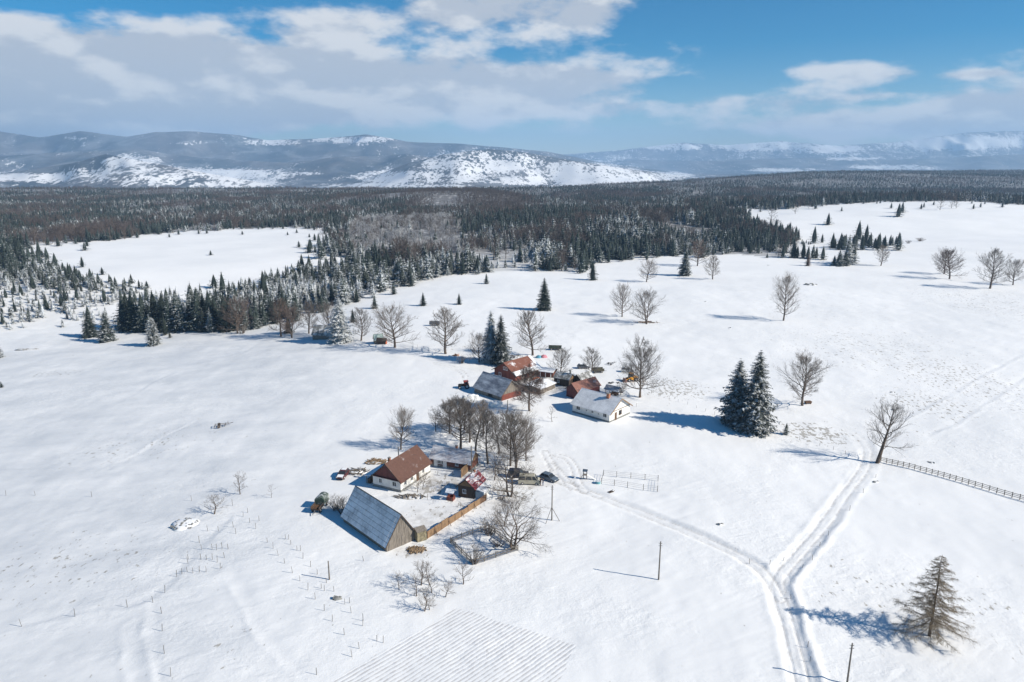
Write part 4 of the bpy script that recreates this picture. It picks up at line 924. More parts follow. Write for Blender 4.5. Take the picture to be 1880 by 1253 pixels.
# tree-row farm
b = House('barn', 'grey barn with snow-patched roof half hidden in the tree row', (574,625), (607,625), (549,620), 616, 599, 'R', GREYWOOD, R_GREY, .4, .3, 'barn')
b.boards('G0', .02, b.W-.02, -.2, b.gable_top(), GREYWOOD, .35)
b = House('small_barn', 'little grey barn with pale green tin roof in the tree row', (688,634), (704,632), (678,632), 627, 616, 'R', GREYWOOD, mat('pale_green_tin', col=(.30,.38,.37), var=.12, rough=.5), .25, .2, 'barn', .06)
b = House('red_hut', 'brown hut with orange-red end wall next to the little grey barn', (708,634), (692,634), (714,632), 628.5, 622, 'L', DARKWOOD, DARKWOOD, .2, .2, 'hut', .06)
b.boards('G1', .02, b.W-.02, -.2, b.gable_top(), mat('orange_red_boards', col=(.45,.12,.05), var=.25), .25, 'end_boarding')

# open cart shed
x, y, z = gz(1112, 726); x2, y2, _ = gz(1131, 730); rz = math.atan2(y2-y, x2-x)
cs = thing('cart_shed', 'open cart shed on posts with blue-grey snowy roof', 'shed', (x, y, z), rz)
for px_, py_ in ((0,0),(3.6,0),(0,2.4),(3.6,2.4)): MB().box((px_-.07,py_-.07,-.5),(px_+.07,py_+.07,1.9)).build('post', DARKWOOD, cs)
for s_ in (0, 1):
    p = [(-.5,1.75),(1.2,2.8),(1.2,2.9),(-.5,1.85)] if s_ == 0 else [(2.9,1.85),(1.2,2.9),(1.2,2.8),(2.9,1.75)]
    MB().prism(p, -.5, 4.1).build('roof_slope', R_BLUE, cs)
MB().prism([(.05,1.9),(2.35,1.9),(1.2,2.72)], 3.6, 3.66).build('gable_board', DARKWOOD, cs)
cart = thing('hay_cart', 'brown wooden cart parked under the open cart shed', 'cart', (x+1.0*math.cos(rz), y+1.0*math.sin(rz)-.1, z), rz)
MB().box((0,.4,.55),(2.2,1.7,.65)).build('bed', BROWNWOOD, cart)
for s_ in (.35, 1.7): MB().box((0,s_,.65),(2.2,s_+.06,1.05)).build('side_board', BROWNWOOD, cart)
for wx in (.4, 1.8):
    for wy in (.28, 1.74): MB().tube((wx,wy,.4),(wx,wy+.08,.4),.4,.4,12).build('wheel', DARKWOOD, cart)

# ------------------------------------------------------------------ vehicles
def wheel(parent, x, y, r, w, sgn):
    t = MB().tube((x,y-w/2,r),(x,y+w/2,r),r,r,16).build('tyre' if parent.get('is_w') else 'wheel', BLACK, parent)
    yo = y+sgn*w/2; MB().tube((x,yo-sgn*.01,r),(x,yo+sgn*.02,r),r*.6,r*.52,12).build('rim', RIM, t); return t
def paint(name, col): return mat('paint_'+name, col=col, rough=.3, var=.08, vscale=1.0)
def car(label, px, py, head, kind, pm, name='car', cat='car', snow=False):
    x, y, z = gz(px, py); L, W, H = dict(hatch=(4.1,1.72,1.47), van=(4.7,1.85,2.0), suv=(4.5,1.85,1.7))[kind]
    o = thing(name, label, cat, (x, y, z), head); k = -L/2
    belt = {'hatch': .92, 'van': 1.12, 'suv': 1.05}[kind]
    if kind == 'van':
        low = [(.03,.3),(L-.1,.3),(L,.5),(L-.03,.85),(L-.55,1.12),(.03,1.12),(0,.6)]; top = [(.05,1.10),(L-.62,1.10),(L-1.25,1.92),(.18,1.92)]; roof = [(.16,1.92),(L-1.22,1.92),(L-1.4,2.02),(.3,2.02)]
    elif kind == 'suv':
        low = [(.05,.32),(L-.1,.32),(L,.6),(L-.1,.9),(L-1.15,1.05),(.05,1.05),(0,.7)]; top = [(.1,1.03),(L-1.2,1.03),(L-1.85,1.62),(.35,1.62)]; roof = [(.33,1.62),(L-1.82,1.62),(L-2.0,1.7),(.5,1.7)]
    else:
        low = [(.05,.26),(L-.08,.26),(L,.52),(L-.1,.74),(L-1.05,.92),(.08,.92),(0,.6)]; top = [(.12,.9),(L-1.1,.9),(L-1.85,1.40),(.55,1.40)]; roof = [(.53,1.40),(L-1.82,1.40),(L-2.0,1.47),(.75,1.47)]
    sh = lambda P: [(p[0]+k, p[1]) for p in P]
    MB().prism_y(sh(low), -W/2, W/2, taper=.05).build('body', pm, o)
    MB().prism_y(sh(top), -W/2+.06, W/2-.06, taper=.13).build('windows', GLASS, o)
    MB().prism_y(sh(roof), -W/2+.18, W/2-.18, taper=.04).build('roof', pm, o)
    for s_ in (-1, 1):
        for a in (.33, .62):                         # pillars between the side windows
            xx = k+L*a; MB().beam((xx,s_*(W/2-.07),belt-.04),(xx-.05,s_*(W/2-.175),top[2][1]),.07,.05).build('pillar', pm, o)
        MB().beam((k+top[1][0]+.02,s_*(W/2-.07),belt-.04),(k+top[2][0]+.02,s_*(W/2-.175),top[2][1]+.01),.07,.06).build('pillar', pm, o)
        for wx in (.19, .81): wheel(o, k+L*wx, s_*(W/2-.1), .32 if kind != 'suv' else .36, .2, s_)
        MB().box((k+L-.13,min(s_*.5,s_*.75),.58),(k+L+.0,max(s_*.5,s_*.75),.72)).build('headlight', LAMP, o)
        MB().box((k+top[1][0]-.25,min(s_*(W/2-.02),s_*(W/2+.14)),belt),(k+top[1][0]-.15,max(s_*(W/2-.02),s_*(W/2+.14)),belt+.13)).build('mirror', BLACK, o)
    MB().box((k+L-.04,-W/2+.08,.3),(k+L+.05,W/2-.08,.46)).build('bumper', BLACK, o)
    if snow:
        MB().prism_y([(k+L-1.0,.93),(k+L-.12,.76),(k+L-.14,.80),(k+L-1.0,.98)], -W/2+.2, W/2-.2).build('bonnet_snow', M_SNOW, o); MB().prism_y([(k+.8,1.475),(k+L-2.3,1.475),(k+L-2.3,1.52),(k+.8,1.52)], -W/2+.35, W/2-.3).build('roof_snow', M_SNOW, o)
    return o
R_ = math.radians
car('dark blue car with grey bonnet parked beside two people', 1008, 881, R_(-38), 'hatch', paint('slate', (.11,.14,.18)))
car('cream minivan parked under the spreading bare tree', 972, 888, R_(-4), 'van', paint('cream', (.40,.375,.30)), 'minivan', 'van')
car('dark car parked behind the cream minivan', 951, 876, R_(-6), 'suv', paint('navy', (.03,.035,.055)))
car('dark maroon car with snow on its bonnet near the log heap', 630, 876, R_(-98), 'hatch', paint('maroon', (.10,.032,.035)), snow=True)
car('snowy silver car parked by the yellow loader', 1152, 682, R_(-8), 'hatch', paint('silver', (.55,.56,.58)), snow=True)
car('dark grey car parked behind the bare tree at the faded barn', 1071, 675, R_(4), 'hatch', paint('graphite', (.08,.09,.11)), snow=True)
def tractor(label, px, py, head):
    x, y, z = gz(px, py); o = thing('tractor', label, 'tractor', (x, y, z), head); red = paint('tractor_red', (.34,.06,.035))
    MB().prism_y([(.2,.7),(1.9,.7),(1.95,1.1),(1.75,1.35),(.2,1.4)], -.38, .38, taper=.06).build('bonnet', BLACK, o); MB().box((-1.1,-.5,.6),(.2,.5,1.0)).build('chassis', BLACK, o)
    for sx in (-1.0, .15):
        for sy in (-.6, .6): MB().beam((sx,sy,1.0),(sx*.9,sy*.92,2.15),.08).build('cab_post', red, o)
    MB().box((-.88,-.52,1.05),(.06,.52,2.1)).build('cab_glass', GLASS, o); MB().prism_y([(-1.2,2.15),(.35,2.15),(.25,2.32),(-1.1,2.32)], -.72, .72, taper=.06).build('cab_roof', red, o)
    for sy in (-1, 1):
        wheel(o, -.7, sy*.75, .72, .4, sy); wheel(o, 1.5, sy*.65, .42, .25, sy); MB().prism_y([(-1.4,1.25),(-1.1,1.5),(-.3,1.5),(-.05,1.2),(-.3,1.42),(-1.1,1.42)], sy*.75-.22, sy*.75+.22).build('mudguard', red, o)
    MB().tube((1.0,.2,1.35),(1.0,.2,2.0),.04,.04,8).build('exhaust', METAL, o); return o
tractor('red-roofed tractor standing at the end of tyre tracks by the upper barn', 853, 713, R_(188))
def loader(px, py, head):
    x, y, z = gz(px, py); o = thing('loader', 'yellow digger loader with pinkish bucket near the twin-trunked tree', 'loader', (x, y, z), head); ye = paint('digger_yellow', (.72,.33,.03))
    MB().prism_y([(-2.0,.6),(.2,.6),(.2,1.3),(-.3,1.6),(-2.0,1.5)], -.8, .8, taper=.08).build('body', ye, o); MB().prism_y([(-.6,1.5),(.6,.9),(.75,1.9),(.4,2.5),(-.6,2.5)], -.6, .6, taper=.08).build('cab', GLASS, o); MB().box((-.7,-.65,2.5),(.5,.65,2.6)).build('cab_roof', ye, o)
    for sy in (-1, 1): MB().beam((.0,sy*.7,1.4),(2.0,sy*.6,.6),.14,.22).build('lift_arm', ye, o); wheel(o, -1.3, sy*.9, .6, .4, sy); wheel(o, .9, sy*.85, .5, .35, sy)
    MB().prism_y([(1.9,.05),(2.8,.05),(2.7,.2),(2.2,.3),(2.15,1.0),(1.9,1.0)], -1.0, 1.0).build('bucket', mat('bucket_paint', col=(.42,.22,.18), var=.2), o); return o
loader(1158, 700, R_(196))
def wagon(px, py, head):
    x, y, z = gz(px, py); o = thing('wagon', 'farm wagon with rounded green tarpaulin cover and brown slatted bed', 'wagon', (x, y, z), head)
    gr = snowy('green_tarpaulin', (.042,.068,.052), .36, .8, .25, .6)
    MB().box((-2.2,-.85,.75),(2.3,.85,.9)).build('bed', DARKWOOD, o)
    arch = [(-1.0,.9)]+[(-1.0*math.cos(math.pi*i/10), 1.75+.75*math.sin(math.pi*i/10)) for i in range(11)]+[(1.0,.9)]
    MB().prism(arch[::-1], -2.3, .2).build('cover', gr, o)
    for k in range(6): MB().beam((.45,-.78+.3*k,1.0),(2.3,-.8+.31*k,1.0+.1*(k % 2)),.09,.12).build('slat', BROWNWOOD, o)
    for sy in (-.88, .82): MB().box((.3,sy,.9),(2.3,sy+.06,1.45)).build('side_board', DARKWOOD, o)
    for wx in (-1.5, 1.5):
        for sy in (-1, 1): wheel(o, wx, sy*.8, .42, .22, sy)
    MB().beam((2.3,0,.7),(3.4,0,.35),.1).build('drawbar', METAL, o); return o
wagon(588, 936, R_(-100))
def trailer(name, label, px, py, head, m_, L=4.2, H=1.3, top=None):
    x, y, z = gz(px, py); o = thing(name, label, 'trailer', (x, y, z), head)
    MB().box((-L/2,-.9,.6),(L/2,.9,.72)).build('bed', DARKWOOD, o)
    if top == 'round': MB().prism([(.85*math.cos(math.pi*i/8), .72+H*math.sin(math.pi*i/8)) for i in range(9)], -L/2, L/2).build('tank', m_, o)
    else:
        for sy in (-.9, .84): MB().box((-L/2,sy,.72),(L/2,sy+.06,.72+H*.6)).build('side_board', m_, o)
        MB().lump((0,0,.72), (L*.47,.8,H*.6), 5).build('load', m_, o)
    for wx in (-L*.28, L*.28):
        for sy in (-1, 1): wheel(o, wx, sy*.78, .38, .2, sy)
    MB().beam((L/2,0,.6),(L/2+1.1,0,.35),.1).build('drawbar', METAL, o); return o
trailer('flat_trailer', 'dark green loaded trailer on the snow behind the upper house', 1019, 643, R_(-6), mat('dark_green_load', col=(.045,.06,.045), var=.3), 4.6)
trailer('tank_trailer', 'grey rounded tank trailer far behind the double-trunked row tree', 798, 600, R_(-4), mat('tank_grey', col=(.09,.10,.12), var=.2), 4.2, 1.3, 'round')
trailer('hay_trailer', 'dark hay-loaded trailer behind the faded red barn', 1098, 683, R_(10), mat('old_hay', col=(.08,.075,.055), var=.35), 3.6)
def implement(label, px, py, head, m_=METAL, s=1.0, name='plough'):
    """wheeled plough frame with bars, tines and a hitch"""
    x, y, z = gz(px, py); o = thing(name, label, 'farm tool', (x, y, z), head); o.scale = (s, s, s)
    for sy in (-.6, .6): MB().beam((-1.8,sy,.55),(1.2,sy*.6,.6),.09).build('frame_bar', m_, o)
    for sx in (-1.7,-.6,.5): MB().beam((sx,-.75,.6),(sx,.75,.6),.08).build('cross_bar', m_, o); MB().beam((sx,-.3,.58),(sx-.25,-.3,-.05),.07).build('tine', m_, o); MB().beam((sx,.4,.58),(sx-.25,.4,-.05),.07).build('tine', m_, o)
    MB().beam((1.2,0,.6),(2.2,0,.75),.09).build('hitch', m_, o); MB().beam((1.1,0,.6),(1.1,0,1.25),.08).build('mast', m_, o)
    for sy in (-.95, .85): MB().tube((-.9,sy,.35),(-.9,sy+.1,.35),.36,.36,12).build('wheel', m_, o)
    return o
implement('rusty plough frame half buried alone on the open field', 410, 784, R_(20), mat('old_iron', col=(.11,.09,.075), var=.3), 1.15)
implement('dark hay rake standing on the snow above the yellow loader', 1123, 668, R_(25), mat('dark_iron', col=(.05,.05,.055), var=.3), .9, 'hay_rake')
implement('small tine harrow leaning by the fence near the van', 921, 915, R_(70), mat('old_iron'), .6, 'harrow')

# ------------------------------------------------------------------ people
def person(px, py, face, label, top_c, leg_c, stride=.1):
    x, y, z = gz(px, py)
    J = {'pel': (0,0,.95,.13), 'spi': (0,0,1.15,.125), 'che': (0,0,1.36,.15), 'nec': (0,0,1.51,.055), 'hea': (.01,0,1.62,.09), 'top': (.005,0,1.74,.075), 'nose': (.105,0,1.635,.018)}
    E = [('pel','spi'),('spi','che'),('che','nec'),('nec','hea'),('hea','top'),('hea','nose')]
    for s, n in ((-1,'r'),(1,'l')):
        J.update({'sh'+n: (0,s*.19,1.43,.065), 'el'+n: (-.02,s*.25,1.14,.045), 'wr'+n: (.10,s*.23,.92,.03), 'pa'+n: (.13,s*.225,.86,.028), 'hip'+n: (0,s*.09,.90,.095), 'kn'+n: (stride*.5*s+.03,s*.10,.50,.06), 'an'+n: (stride*s,s*.10,.09,.042), 'to'+n: (stride*s+.17,s*.12,.035,.035)})
        E += [('che','sh'+n),('sh'+n,'el'+n),('el'+n,'wr'+n),('wr'+n,'pa'+n),('pel','hip'+n),('hip'+n,'kn'+n),('kn'+n,'an'+n),('an'+n,'to'+n)]
        for f in range(5):
            J['f%d%s' % (f,n)] = (.15+.02*math.sin(f), s*(.20+.016*f), .775+.012*abs(f-2)+(.05 if f == 0 else 0), .009); E.append(('pa'+n, 'f%d%s' % (f,n)))
    def grow(name, names, m_, k, parent):
        ids = {n: i for i, n in enumerate(names)}; me = bpy.data.meshes.new(name); me.from_pydata([J[n][:3] for n in names], [(ids[a], ids[b_]) for a, b_ in E if a in ids and b_ in ids], []); me.materials.append(m_)
        o = link(name, me, parent); md = o.modifiers.new('skin', 'SKIN'); md.use_smooth_shade = True
        for i, n in enumerate(names): me.skin_vertices[0].data[i].radius = (J[n][3]*k,)*2; me.skin_vertices[0].data[i].use_root = (i == 0)
        o.modifiers.new('round', 'SUBSURF').levels = 1; o.modifiers['round'].render_levels = 1; return o
    b_ = grow('person', list(J), mat('skin', col=(.42,.26,.19), var=.08), 1.0, None); b_.location = (x, y, z); b_.rotation_euler = (0,0,face); tag(b_, label, 'person')
    grow('jacket', ['che','spi','pel','shl','ell','wrl','shr','elr','wrr'], mat('cloth_'+str(top_c), col=top_c, var=.2), 1.22, b_); grow('trousers', ['pel','hipl','knl','anl','hipr','knr','anr'], mat('cloth_'+str(leg_c), col=leg_c, var=.2), 1.18, b_)
    MB().lump((-.015,0,1.70), (.105,.10,.10), 3, 10, 5, .05).build('hair', mat('dark_hair', col=(.03,.022,.016)), b_, True)
person(992, 892, R_(20), 'person in dark brown jacket and black trousers standing by the blue car', (.10,.05,.035), (.02,.02,.025))
person(997, 893, R_(170), 'person in dark navy jacket and pale blue trousers beside the blue car', (.03,.035,.06), (.25,.29,.38))

# ------------------------------------------------------------------ poles, fences, stakes
POLE = mat('pole_wood', col=(.17,.15,.13), var=.25, vscale=3)
def pole(px, py, top, label, stays=False, arms=True):
    H = px_height(px, py, top); o = thing('utility_pole', label, 'pole', gz(px, py)); MB().tube((0,0,-.6),(0,0,H),.13,.09,9).build('shaft', POLE, o)
    if arms:
        for zz in (.35,.75): MB().beam((-.3,0,H-zz),(.3,0,H-zz),.06).build('bracket', METAL, o)
        for sx in (-.26,.26): MB().tube((sx,0,H-.34),(sx,0,H-.16),.05,.04,7).build('insulator', WHITEPAINT, o)
    if stays:
        MB().tube((0,0,2.6),(1.5,-.3,-.1),.06,.06,6).build('brace', POLE, o); MB().tube((0,0,2.9),(-1.2,-1.2,-.1),.05,.05,6).build('brace', POLE, o)
pole(1209, 1067, 997, 'bare wooden utility pole alone on the snow beside the farm road')
pole(1013, 956, 892, 'utility pole with slanting braces below the parked cars', True)
pole(1555, 1256, 1181, 'wooden utility pole beside the larch and the road')
pole(866, 872, 819, 'tall dark utility pole rising in front of the long low building')
pole(932, 757, 737, 'short pole in front of the red-boarded barn end', arms=False)
pole(605, 1066, 1032, 'tall thin pole among the stakes of the young orchard', arms=False)
# board fence between the barn and the little shed
p0, p1 = V3(gz(785, 989)), V3(gz(893, 919)); n = 9; bf = thing('board_fence', 'solid orange-brown board fence running from the grey barn to the little shed', 'fence', tuple(p0), math.atan2(p1[1]-p0[1], p1[0]-p0[0])); Lf = math.hypot(*(p1-p0)[:2]); sl = (p1[2]-p0[2])/Lf
for k in range(n+1): MB().beam((Lf*k/n,.06,-.5),(Lf*k/n,.06,1.5+sl*Lf*k/n),.14).build('post', BROWNWOOD, bf)
for k in range(n):
    rg = random.Random(k); pm_ = MB(); a = Lf*k/n+.05; nb = 11; w = (Lf/n-.1)/nb; hh = 1.35+.12*rg.gauss(0,1)
    for i in range(nb): pm_.box((a+i*w,0,-.3),(a+(i+.93)*w,.03+.012*rg.random(),hh+sl*a+.05*rg.random()))
    pm_.build('board_panel', ORANGEWOOD if k < n-1 else BROWNWOOD, bf)
for k in range(1, n, 2): MB().beam((Lf*k/n,-.05,1.0),(Lf*k/n,-.75,-.1),.08).build('prop', BROWNWOOD, bf)
hs_ = gz(771, 990); hb = thing('hay_store', 'small hay-brown plank store at the end of the grey barn', 'shed', hs_, R_(33)); MB().prism([(-.9,-.5),(.9,-.5),(.9,1.7),(.2,2.3),(-.9,1.9)], -.9, .9).build('wall', mat('hay_boards', col=(.22,.19,.125), var=.4, vscale=2), hb); MB().prism([(-1.05,1.92),(.2,2.36),(1.05,1.66),(1.05,1.74),(.2,2.44),(-1.05,2.0)], -1.0, 1.0).build('roof', GREYWOOD, hb)
# picket garden
pts = [V3(gz(*p)) for p in [(827,996),(868,1038),(951,1012),(898,972),(868,980),(827,996)]]
pf = thing('picket_garden_fence', 'grey picket fence enclosing a small snowy garden plot', 'fence', tuple(pts[0]))
for a, b_ in zip(pts[:-1], pts[1:]):
    L_ = np.linalg.norm((b_-a)[:2]); k = max(2, int(round(L_/2.0))); d = (b_-a)/k; rg = random.Random(int(L_*10))
    for i in range(k):
        s0, s1 = a+d*i-pts[0], a+d*(i+1)-pts[0]; MB().beam(s0-V3((0,0,.4)), s0+V3((0,0,1.15)), .13).build('post', GREYWOOD, pf)
        for zz in (.4,.9): MB().beam(s0+V3((0,0,zz)), s1+V3((0,0,zz)), .07,.09).build('rail', GREYWOOD, pf)
        pk = MB(); m_ = int(np.linalg.norm(d[:2])/.16)
        for j in range(m_):
            c = s0+(s1-s0)*(j+.5)/m_; hh = 1.05+.1*rg.gauss(0,1); pk.beam(c-V3((0,0,.1)), c+V3((rg.gauss(0,.03),0,hh)), .07,.03)
        pk.build('pickets', GREYWOOD, pf)['kind'] = 'stuff'
# rail fence to the right border
rl = [V3(gz(*p)) for p in smooth_line([(1617,848),(1700,868),(1790,893),(1900,926)], 8)]
rf = thing('rail_fence', 'three-rail weathered wooden fence starting at the crooked leaning tree', 'fence', tuple(rl[0])); o_ = rl[0]
for i, p in enumerate(rl):
    MB().beam(p-o_-V3((0,0,.4)), p-o_+V3((0,0,1.25)), .11).build('post', GREYWOOD, rf)
    if i:
        for zz in (.4,.75,1.1): MB().beam(rl[i-1]-o_+V3((0,-.09,zz+.03*((i*7+int(zz*10)) % 3-1))), p-o_+V3((0,-.09,zz)), .07,.09).build('rail', GREYWOOD, rf)
# wire garden by the farm road
wp = [V3(gz(*p)) for p in [(1108,874),(1132,877),(1158,879),(1184,882),(1208,884),(1207,904),(1181,901),(1152,896),(1128,893),(1104,890),(1108,874)]]
wf_ = thing('wire_garden_fence', 'thin post and wire fence round a trampled garden by the farm road', 'fence', tuple(wp[0]))
for i, p in enumerate(wp[:-1]):
    a, b_ = p-wp[0], wp[i+1]-wp[0]; MB().beam(a-V3((0,0,.3)), a+V3((0,0,1.35)), .09).build('post', POLE, wf_)
    for zz in (.45,.85,1.2): MB().tube(a+V3((0,0,zz)), b_+V3((0,0,zz)), .02,.02,4).build('wire', METAL, wf_)
# single stakes
sm = MB().beam((0,0,-.3),(.03,.02,1.15),.055).mesh('stake', POLE)
def stakes(pts, label, group, s=1.0, cat='stake', name='wooden_stake'):
    rg = random.Random(len(pts))
    for p in pts:
        o = link(name, sm, None, gz(*p), rg.random()*6); k = s*(.8+.4*rg.random()); o.scale = (1.0, 1.0, k); o.rotation_euler = (rg.gauss(0,.05), rg.gauss(0,.05), rg.random()*6); tag(o, label, cat, group)
za = [(1310,380),(1338,383),(1370,375),(1408,375),(1240,440),(1275,440),(1310,440),(1340,455),(1385,428),(1162,435),(1160,462),(1245,380),(1230,335),(1358,497),(1090,540),(1122,525),(1155,515),(1190,522),(1230,515),(1272,515)]
stakes([(a/3.357, 900+b_/3.357) for a, b_ in za], 'short wooden stake in the small fenced rows on the open field', 'stakes of the small rows')
zb = [(1282,262),(1348,262),(1440,240),(1455,282),(1500,170),(1527,145),(1540,210),(1598,200),(1578,248)]
zc = [(35,57),(138,40),(155,40),(170,70),(205,105),(225,108),(68,95),(98,137),(240,152),(135,182),(283,195),(322,238),(180,235),(222,278),(375,288),(268,330),(345,320),(418,337),(362,335),(310,383),(480,410),(507,403),(517,460),(362,447),(408,508),(585,505),(583,533),(477,585),(563,665),(665,617),(700,628),(521,713),(318,817),(588,160)]
stakes([(a/3.357, 900+b_/3.357) for a, b_ in zb]+[(480+a/3.133, 980+b_/3.133) for a, b_ in zc], 'thin wooden stake of a sapling row in the snowy young orchard', 'stakes of the young orchard', .95)
stakes([(40,1151),(138,1134),(234,1117),(281,1108),(303,1091),(297,1128),(298,1160),(302,1202),(314,1245),(11,911),(65,911),(169,914),(352,921),(427,931)], 'lone wooden fence post in a line across the open field', 'posts across the open field', 1.15, 'post', 'fence_post')
stakes([(1376,1036),(1413,1040),(1438,1030),(1473,1045),(1491,1031),(1505,1004),(1521,985),(1560,938),(1585,905),(1608,876),(1483,1190),(1487,1215),(1452,1100)], 'short fence post along the edge of the ploughed road', 'posts along the road', .8, 'post', 'fence_post')
stakes([(1196,724),(1212,728),(1229,734),(1245,739),(1262,744),(1279,750),(1295,756),(1312,762),(1168,748),(1230,760),(1505,818),(1530,826),(1552,834),(1468,806)], 'small fence post in the line past the huge spruces', 'posts past the huge spruces', .8, 'post', 'fence_post')
stakes([(758,640),(767,641),(777,643),(787,645),(800,648),(836,655),(846,660),(862,664)], 'small fence post in the gap of the tree row', 'posts in the tree row', 1.0, 'post', 'fence_post')
stakes([(815,898),(846,933),(828,925),(852,905),(803,872),(831,874),(785,918),(795,925)], 'thin post standing in the farmyard snow', 'posts in the farmyard', .9, 'post', 'yard_post')

# ------------------------------------------------------------------ small things
def heap(name, label, px, py, rx, ry, rz_, m_, n=14, seed=1, cat='heap', pm=None, piece='stone', psize=.35):
    """a low mound with separate pieces showing on it"""
    rg = random.Random(seed); o = thing(name, label, cat, gz(px, py)); MB().lump((0,0,-.1), (rx,ry,rz_), seed, 14, 7, .16).build('mound', m_, o, True)
    for i in range(n):
        a = rg.random()*6.28; r = rg.random()**.5*.95; c = (math.cos(a)*r*rx, math.sin(a)*r*ry, rz_*(1-r*r)**.5*.85-.05)
        if piece == 'log': t = rg.random()*3.14; l = psize*(1.5+2*rg.random()); MB().tube((c[0]-math.cos(t)*l/2, c[1]-math.sin(t)*l/2, c[2]+.05), (c[0]+math.cos(t)*l/2, c[1]+math.sin(t)*l/2, c[2]+.1+.1*rg.random()), .10, .08, 6).build(piece, pm, o)
        else: MB().lump(c, (psize*(.6+.7*rg.random()), psize*(.6+.7*rg.random()), psize*.8), seed*31+i, 7, 4, .3).build(piece, pm, o)
    return o
heap('stone_heap', 'snow-covered heap of rubble stones on the open field', 340, 966, 2.6, 2.4, .55, M_SNOW, 34, 3, pm=STONE, psize=.22)
heap('log_heap', 'tan heap of cut logs and brush behind the farmhouse', 691, 850, 2.4, 1.5, .5, snowy('snowy_brushwood', (.17,.13,.09), .45, 1.3), 44, 4, pm=mat('cut_log', col=(.26,.18,.11), var=.5), piece='log', psize=.45)
heap('brush_heap', 'dark brush heap under snow beside the maroon car', 655, 868, 2.6, 1.6, .7, snowy('snowy_brush', (.12,.10,.08), .55, 1.2), 26, 5, pm=mat('grey_branch', col=(.14,.115,.09), var=.4), piece='log', psize=.5)
heap('firewood_heap', 'brown heap of split firewood in front of the grey barn gable', 764, 1011, 1.5, .9, .35, snowy('snowy_brushwood', (.17,.13,.09), .45, 1.3), 60, 6, pm=mat('cut_log'), piece='log', psize=.42)
heap('board_heap', 'scattered planks and debris below the farmhouse gable', 752, 913, 3.2, 1.1, .35, snowy('snowy_debris', (.16,.13,.10), .5, 1.4), 26, 7, pm=GREYWOOD, piece='log', psize=.5)
heap('plank_pile', 'pile of long planks at the foot of the spreading bare tree', 1187, 594, 5.2, 1.6, .3, snowy('snowy_planks', (.15,.12,.09), .4, .8), 18, 8, pm=BROWNWOOD, piece='log', psize=1.3)
heap('stone', 'dark boulder in a snow hollow among the orchard stakes', 619, 1101, .75, .55, .5, STONE, 3, 9, 'boulder', STONE, 'stone', .2)
heap('rock_heap', 'snowy rock mound on the wide far field', 1486, 526, 3.8, 1.6, .8, snowy('snowy_rock', (.15,.15,.15), .5, .5), 8, 10, pm=STONE, psize=.6)
for i, (x, y, l) in enumerate([(1410,489,'dark flat stone on the field before the wood edge'),(1295,557,'small dark stone near the tree with planks'),(1340,605,'flat dark stone near the lone oval tree'),(1638,720,'dark tuft-ringed stone on the right-hand field'),(1640,752,'grey stone between two faint field paths'),(1710,850,'grass-ringed snow hummock near the rail fence'),(1320,966,'low grassy hump poking out beside the farm road'),(1607,884,'small stone beside the road and the rail fence')]):
    heap('field_stone', l, x, y, .75, .5, .3, snowy('snowy_rock', (.15,.15,.15), .5, .5), 2, 20+i, 'stone', STONE, 'stone', .22)
for x, y, rx, h, l in [(866,736,1.9,1.75,'largest snow-capped wrapped bale heap beside the upper barn'),(853,741,1.5,.9,'low snow-capped bale heap beside the largest one'),(913,747,1.5,1.4,'snow-capped bale heap at the corner of the red-boarded gable')]:
    o = thing('bale_heap', l, 'bales', gz(x, y), R_(20)); rg = random.Random(x)
    for i in range(3): MB().tube((-rx+.7*i*rx,-.8,h*.42),(-rx+.7*i*rx,.8,h*.42),h*.45,h*.45,14).build('bale', WHITEPAINT, o)
    MB().lump((0,0,h*.25), (rx*1.15,1.0,h*.75), x, 14, 7, .12).build('snow_cap', M_SNOW, o, True)
x, y, z = gz(828, 918); wl = thing('well', 'red timbered draw-well with little snowy roof in the farmyard', 'well', (x, y, z), R_(-20))
for k in range(4):
    c, s_ = [(1,0),(0,1),(-1,0),(0,-1)][k]; MB().box((c*.62-(.05 if c else .67), s_*.62-(.05 if s_ else .67), -.3),(c*.62+(.05 if c else .67), s_*.62+(.05 if s_ else .67), .8)).build('curb_side', REDWOOD, wl)
for sx in (-.6, .6): MB().box((sx-.06,-.06,.75),(sx+.06,.06,1.9)).build('post', REDWOOD, wl)
for s_ in (-1, 1): MB().prism([(0,2.25),(s_*.8,1.75),(s_*.8,1.83),(0,2.34)][::s_], -.9, .9).build('roof_slope', M_SNOW, wl)
MB().tube((-.7,0,1.45),(.7,0,1.45),.09,.09,8).build('windlass', BROWNWOOD, wl)
x, y, z = gz(1074, 880); st = thing('playground_slide', 'small hooded playground slide on legs beside the wire garden', 'slide', (x, y, z), R_(-15))
for sx in (-.35,.35):
    for sy in (-.35,.35): MB().beam((sx,sy,-.2),(sx,sy,1.9),.08).build('leg', GREYWOOD, st)
MB().box((-.42,-.42,.95),(.42,.42,1.03)).build('platform', GREYWOOD, st); MB().prism([(-.5,1.85),(.5,1.85),(0,2.25)], -.5, .5).build('hood', mat('dark_blue_hood', col=(.06,.09,.13)), st)
MB().beam((.4,0,1.0),(2.3,0,.05),.55,.06).build('chute', WHITEPAINT, st); MB().beam((-.4,0,1.0),(-1.0,0,-.05),.4,.06).build('ladder', GREYWOOD, st)
x, y, z = gz(1098, 889); tb = thing('tub', 'turquoise plastic tub standing beside the wire garden corner', 'tub', (x, y, z)); MB().tube((0,0,-.05),(0,0,.55),.45,.55,14).build('shell', mat('turquoise_plastic', col=(.18,.42,.46), rough=.4), tb); MB().tube((0,0,.551),(0,0,.58),.50,.50,14).build('snow_fill', M_SNOW, tb)
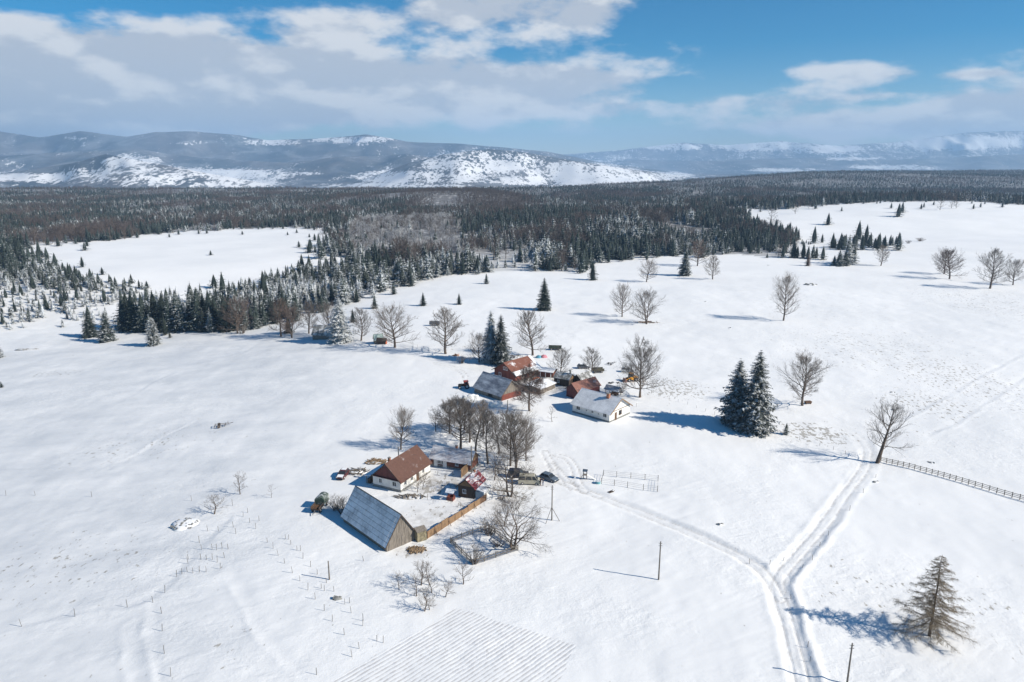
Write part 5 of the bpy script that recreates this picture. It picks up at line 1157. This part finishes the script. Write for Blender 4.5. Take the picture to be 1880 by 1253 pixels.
x, y, z = gz(1121, 906); sg = thing('sledge', 'dark wooden sledge lying on the snow by the farm road', 'sledge', (x, y, z), R_(35))
for sy in (-.25,.25): MB().beam((-.6,sy,.08),(.6,sy,.08),.05,.1).build('runner', DARKWOOD, sg); MB().beam((.6,sy,.08),(.85,sy,.3),.05,.08).build('curved_tip', DARKWOOD, sg)
for k in range(4): MB().box((-.5+.28*k,-.32,.14),(-.3+.28*k,.32,.18)).build('slat', DARKWOOD, sg)
x, y, z = gz(919, 919); ty = thing('loose_tyre', 'old tyre lying on the snow near the gnarled tree', 'tyre', (x+.6, y, z), R_(30)); MB().tube((0,-.1,.28),(0,.1,.28),.33,.33,16).build('tread', BLACK, ty); MB().tube((0,-.12,.28),(0,.12,.28),.17,.17,12).build('hub_hole', M_SNOW, ty)
x, y, z = gz(994, 657); tp = thing('tarpaulin_stack', 'blue and pink tarpaulins over a stack behind the upper house', 'tarpaulin', (x, y, z), R_(8)); MB().lump((-1.0,0,0), (1.1,.8,.9), 4, 12, 6, .15).build('blue_sheet', mat('blue_tarp', col=(.12,.34,.46), var=.2), tp, True); MB().lump((.9,.1,0), (1.2,.8,1.0), 6, 12, 6, .15).build('pink_sheet', mat('pink_tarp', col=(.55,.24,.28), var=.2), tp, True)
heap('scrap_stack', 'orange and red clutter stacked under the eave of the upper house', 985, 697, 1.5, .8, .8, BROWNWOOD, 12, 30, 'clutter', mat('orange_clutter', col=(.50,.12,.04), var=.4), 'stone', .3)
heap('dark_stack', 'dark blue snow-dusted woodpile in the shade of the frosted spruces', 945, 657, 4.2, 1.0, .9, snowy('snowy_dark', (.05,.06,.08), .45, 1.0), 12, 31, 'woodpile', DARKWOOD, 'log', .6)
heap('orange_frame', 'orange farm roller on the snow beside the double-trunked row tree', 837, 654, 1.3, .5, .4, mat('rust_orange', col=(.45,.20,.09), var=.4), 8, 32, 'farm tool', mat('rust_orange'), 'log', .5)
heap('tyre_row', 'row of dark tyres half covered in snow above the cart shed', 1126, 704, 1.9, .5, .35, snowy('snowy_rubber', (.03,.03,.03), .5, 1.5), 10, 33, 'tyres', BLACK, 'stone', .3)
heap('grass_bank', 'strip of brown dry grass poking through the snowy bank', 53, 641, 5.5, 1.4, .4, snowy('grassy_bank', (.16,.13,.09), .5, 1.6), 0, 34, 'grass')
ts = thing('trail_sign', 'small yellow sign board on a post beside the huge spruces', 'sign', gz(1405, 763)); MB().beam((0,0,-.3),(0,0,1.9),.08).build('post', POLE, ts); MB().box((-.3,-.06,1.2),(.3,-.02,1.95)).build('board', mat('yellow_board', col=(.42,.24,.08)), ts)
tr_ = thing('feed_trough', 'brown wooden trough at the foot of the round bare tree', 'trough', gz(1479, 742), R_(10)); MB().prism([(-.4,.3),(.4,.3),(.5,.8),(-.5,.8)], -.2, 1.6).build('bin', BROWNWOOD, tr_)
for sx in (0, 1.4): MB().box((sx,-.35,-.2),(sx+.1,.35,.3)).build('leg', BROWNWOOD, tr_)
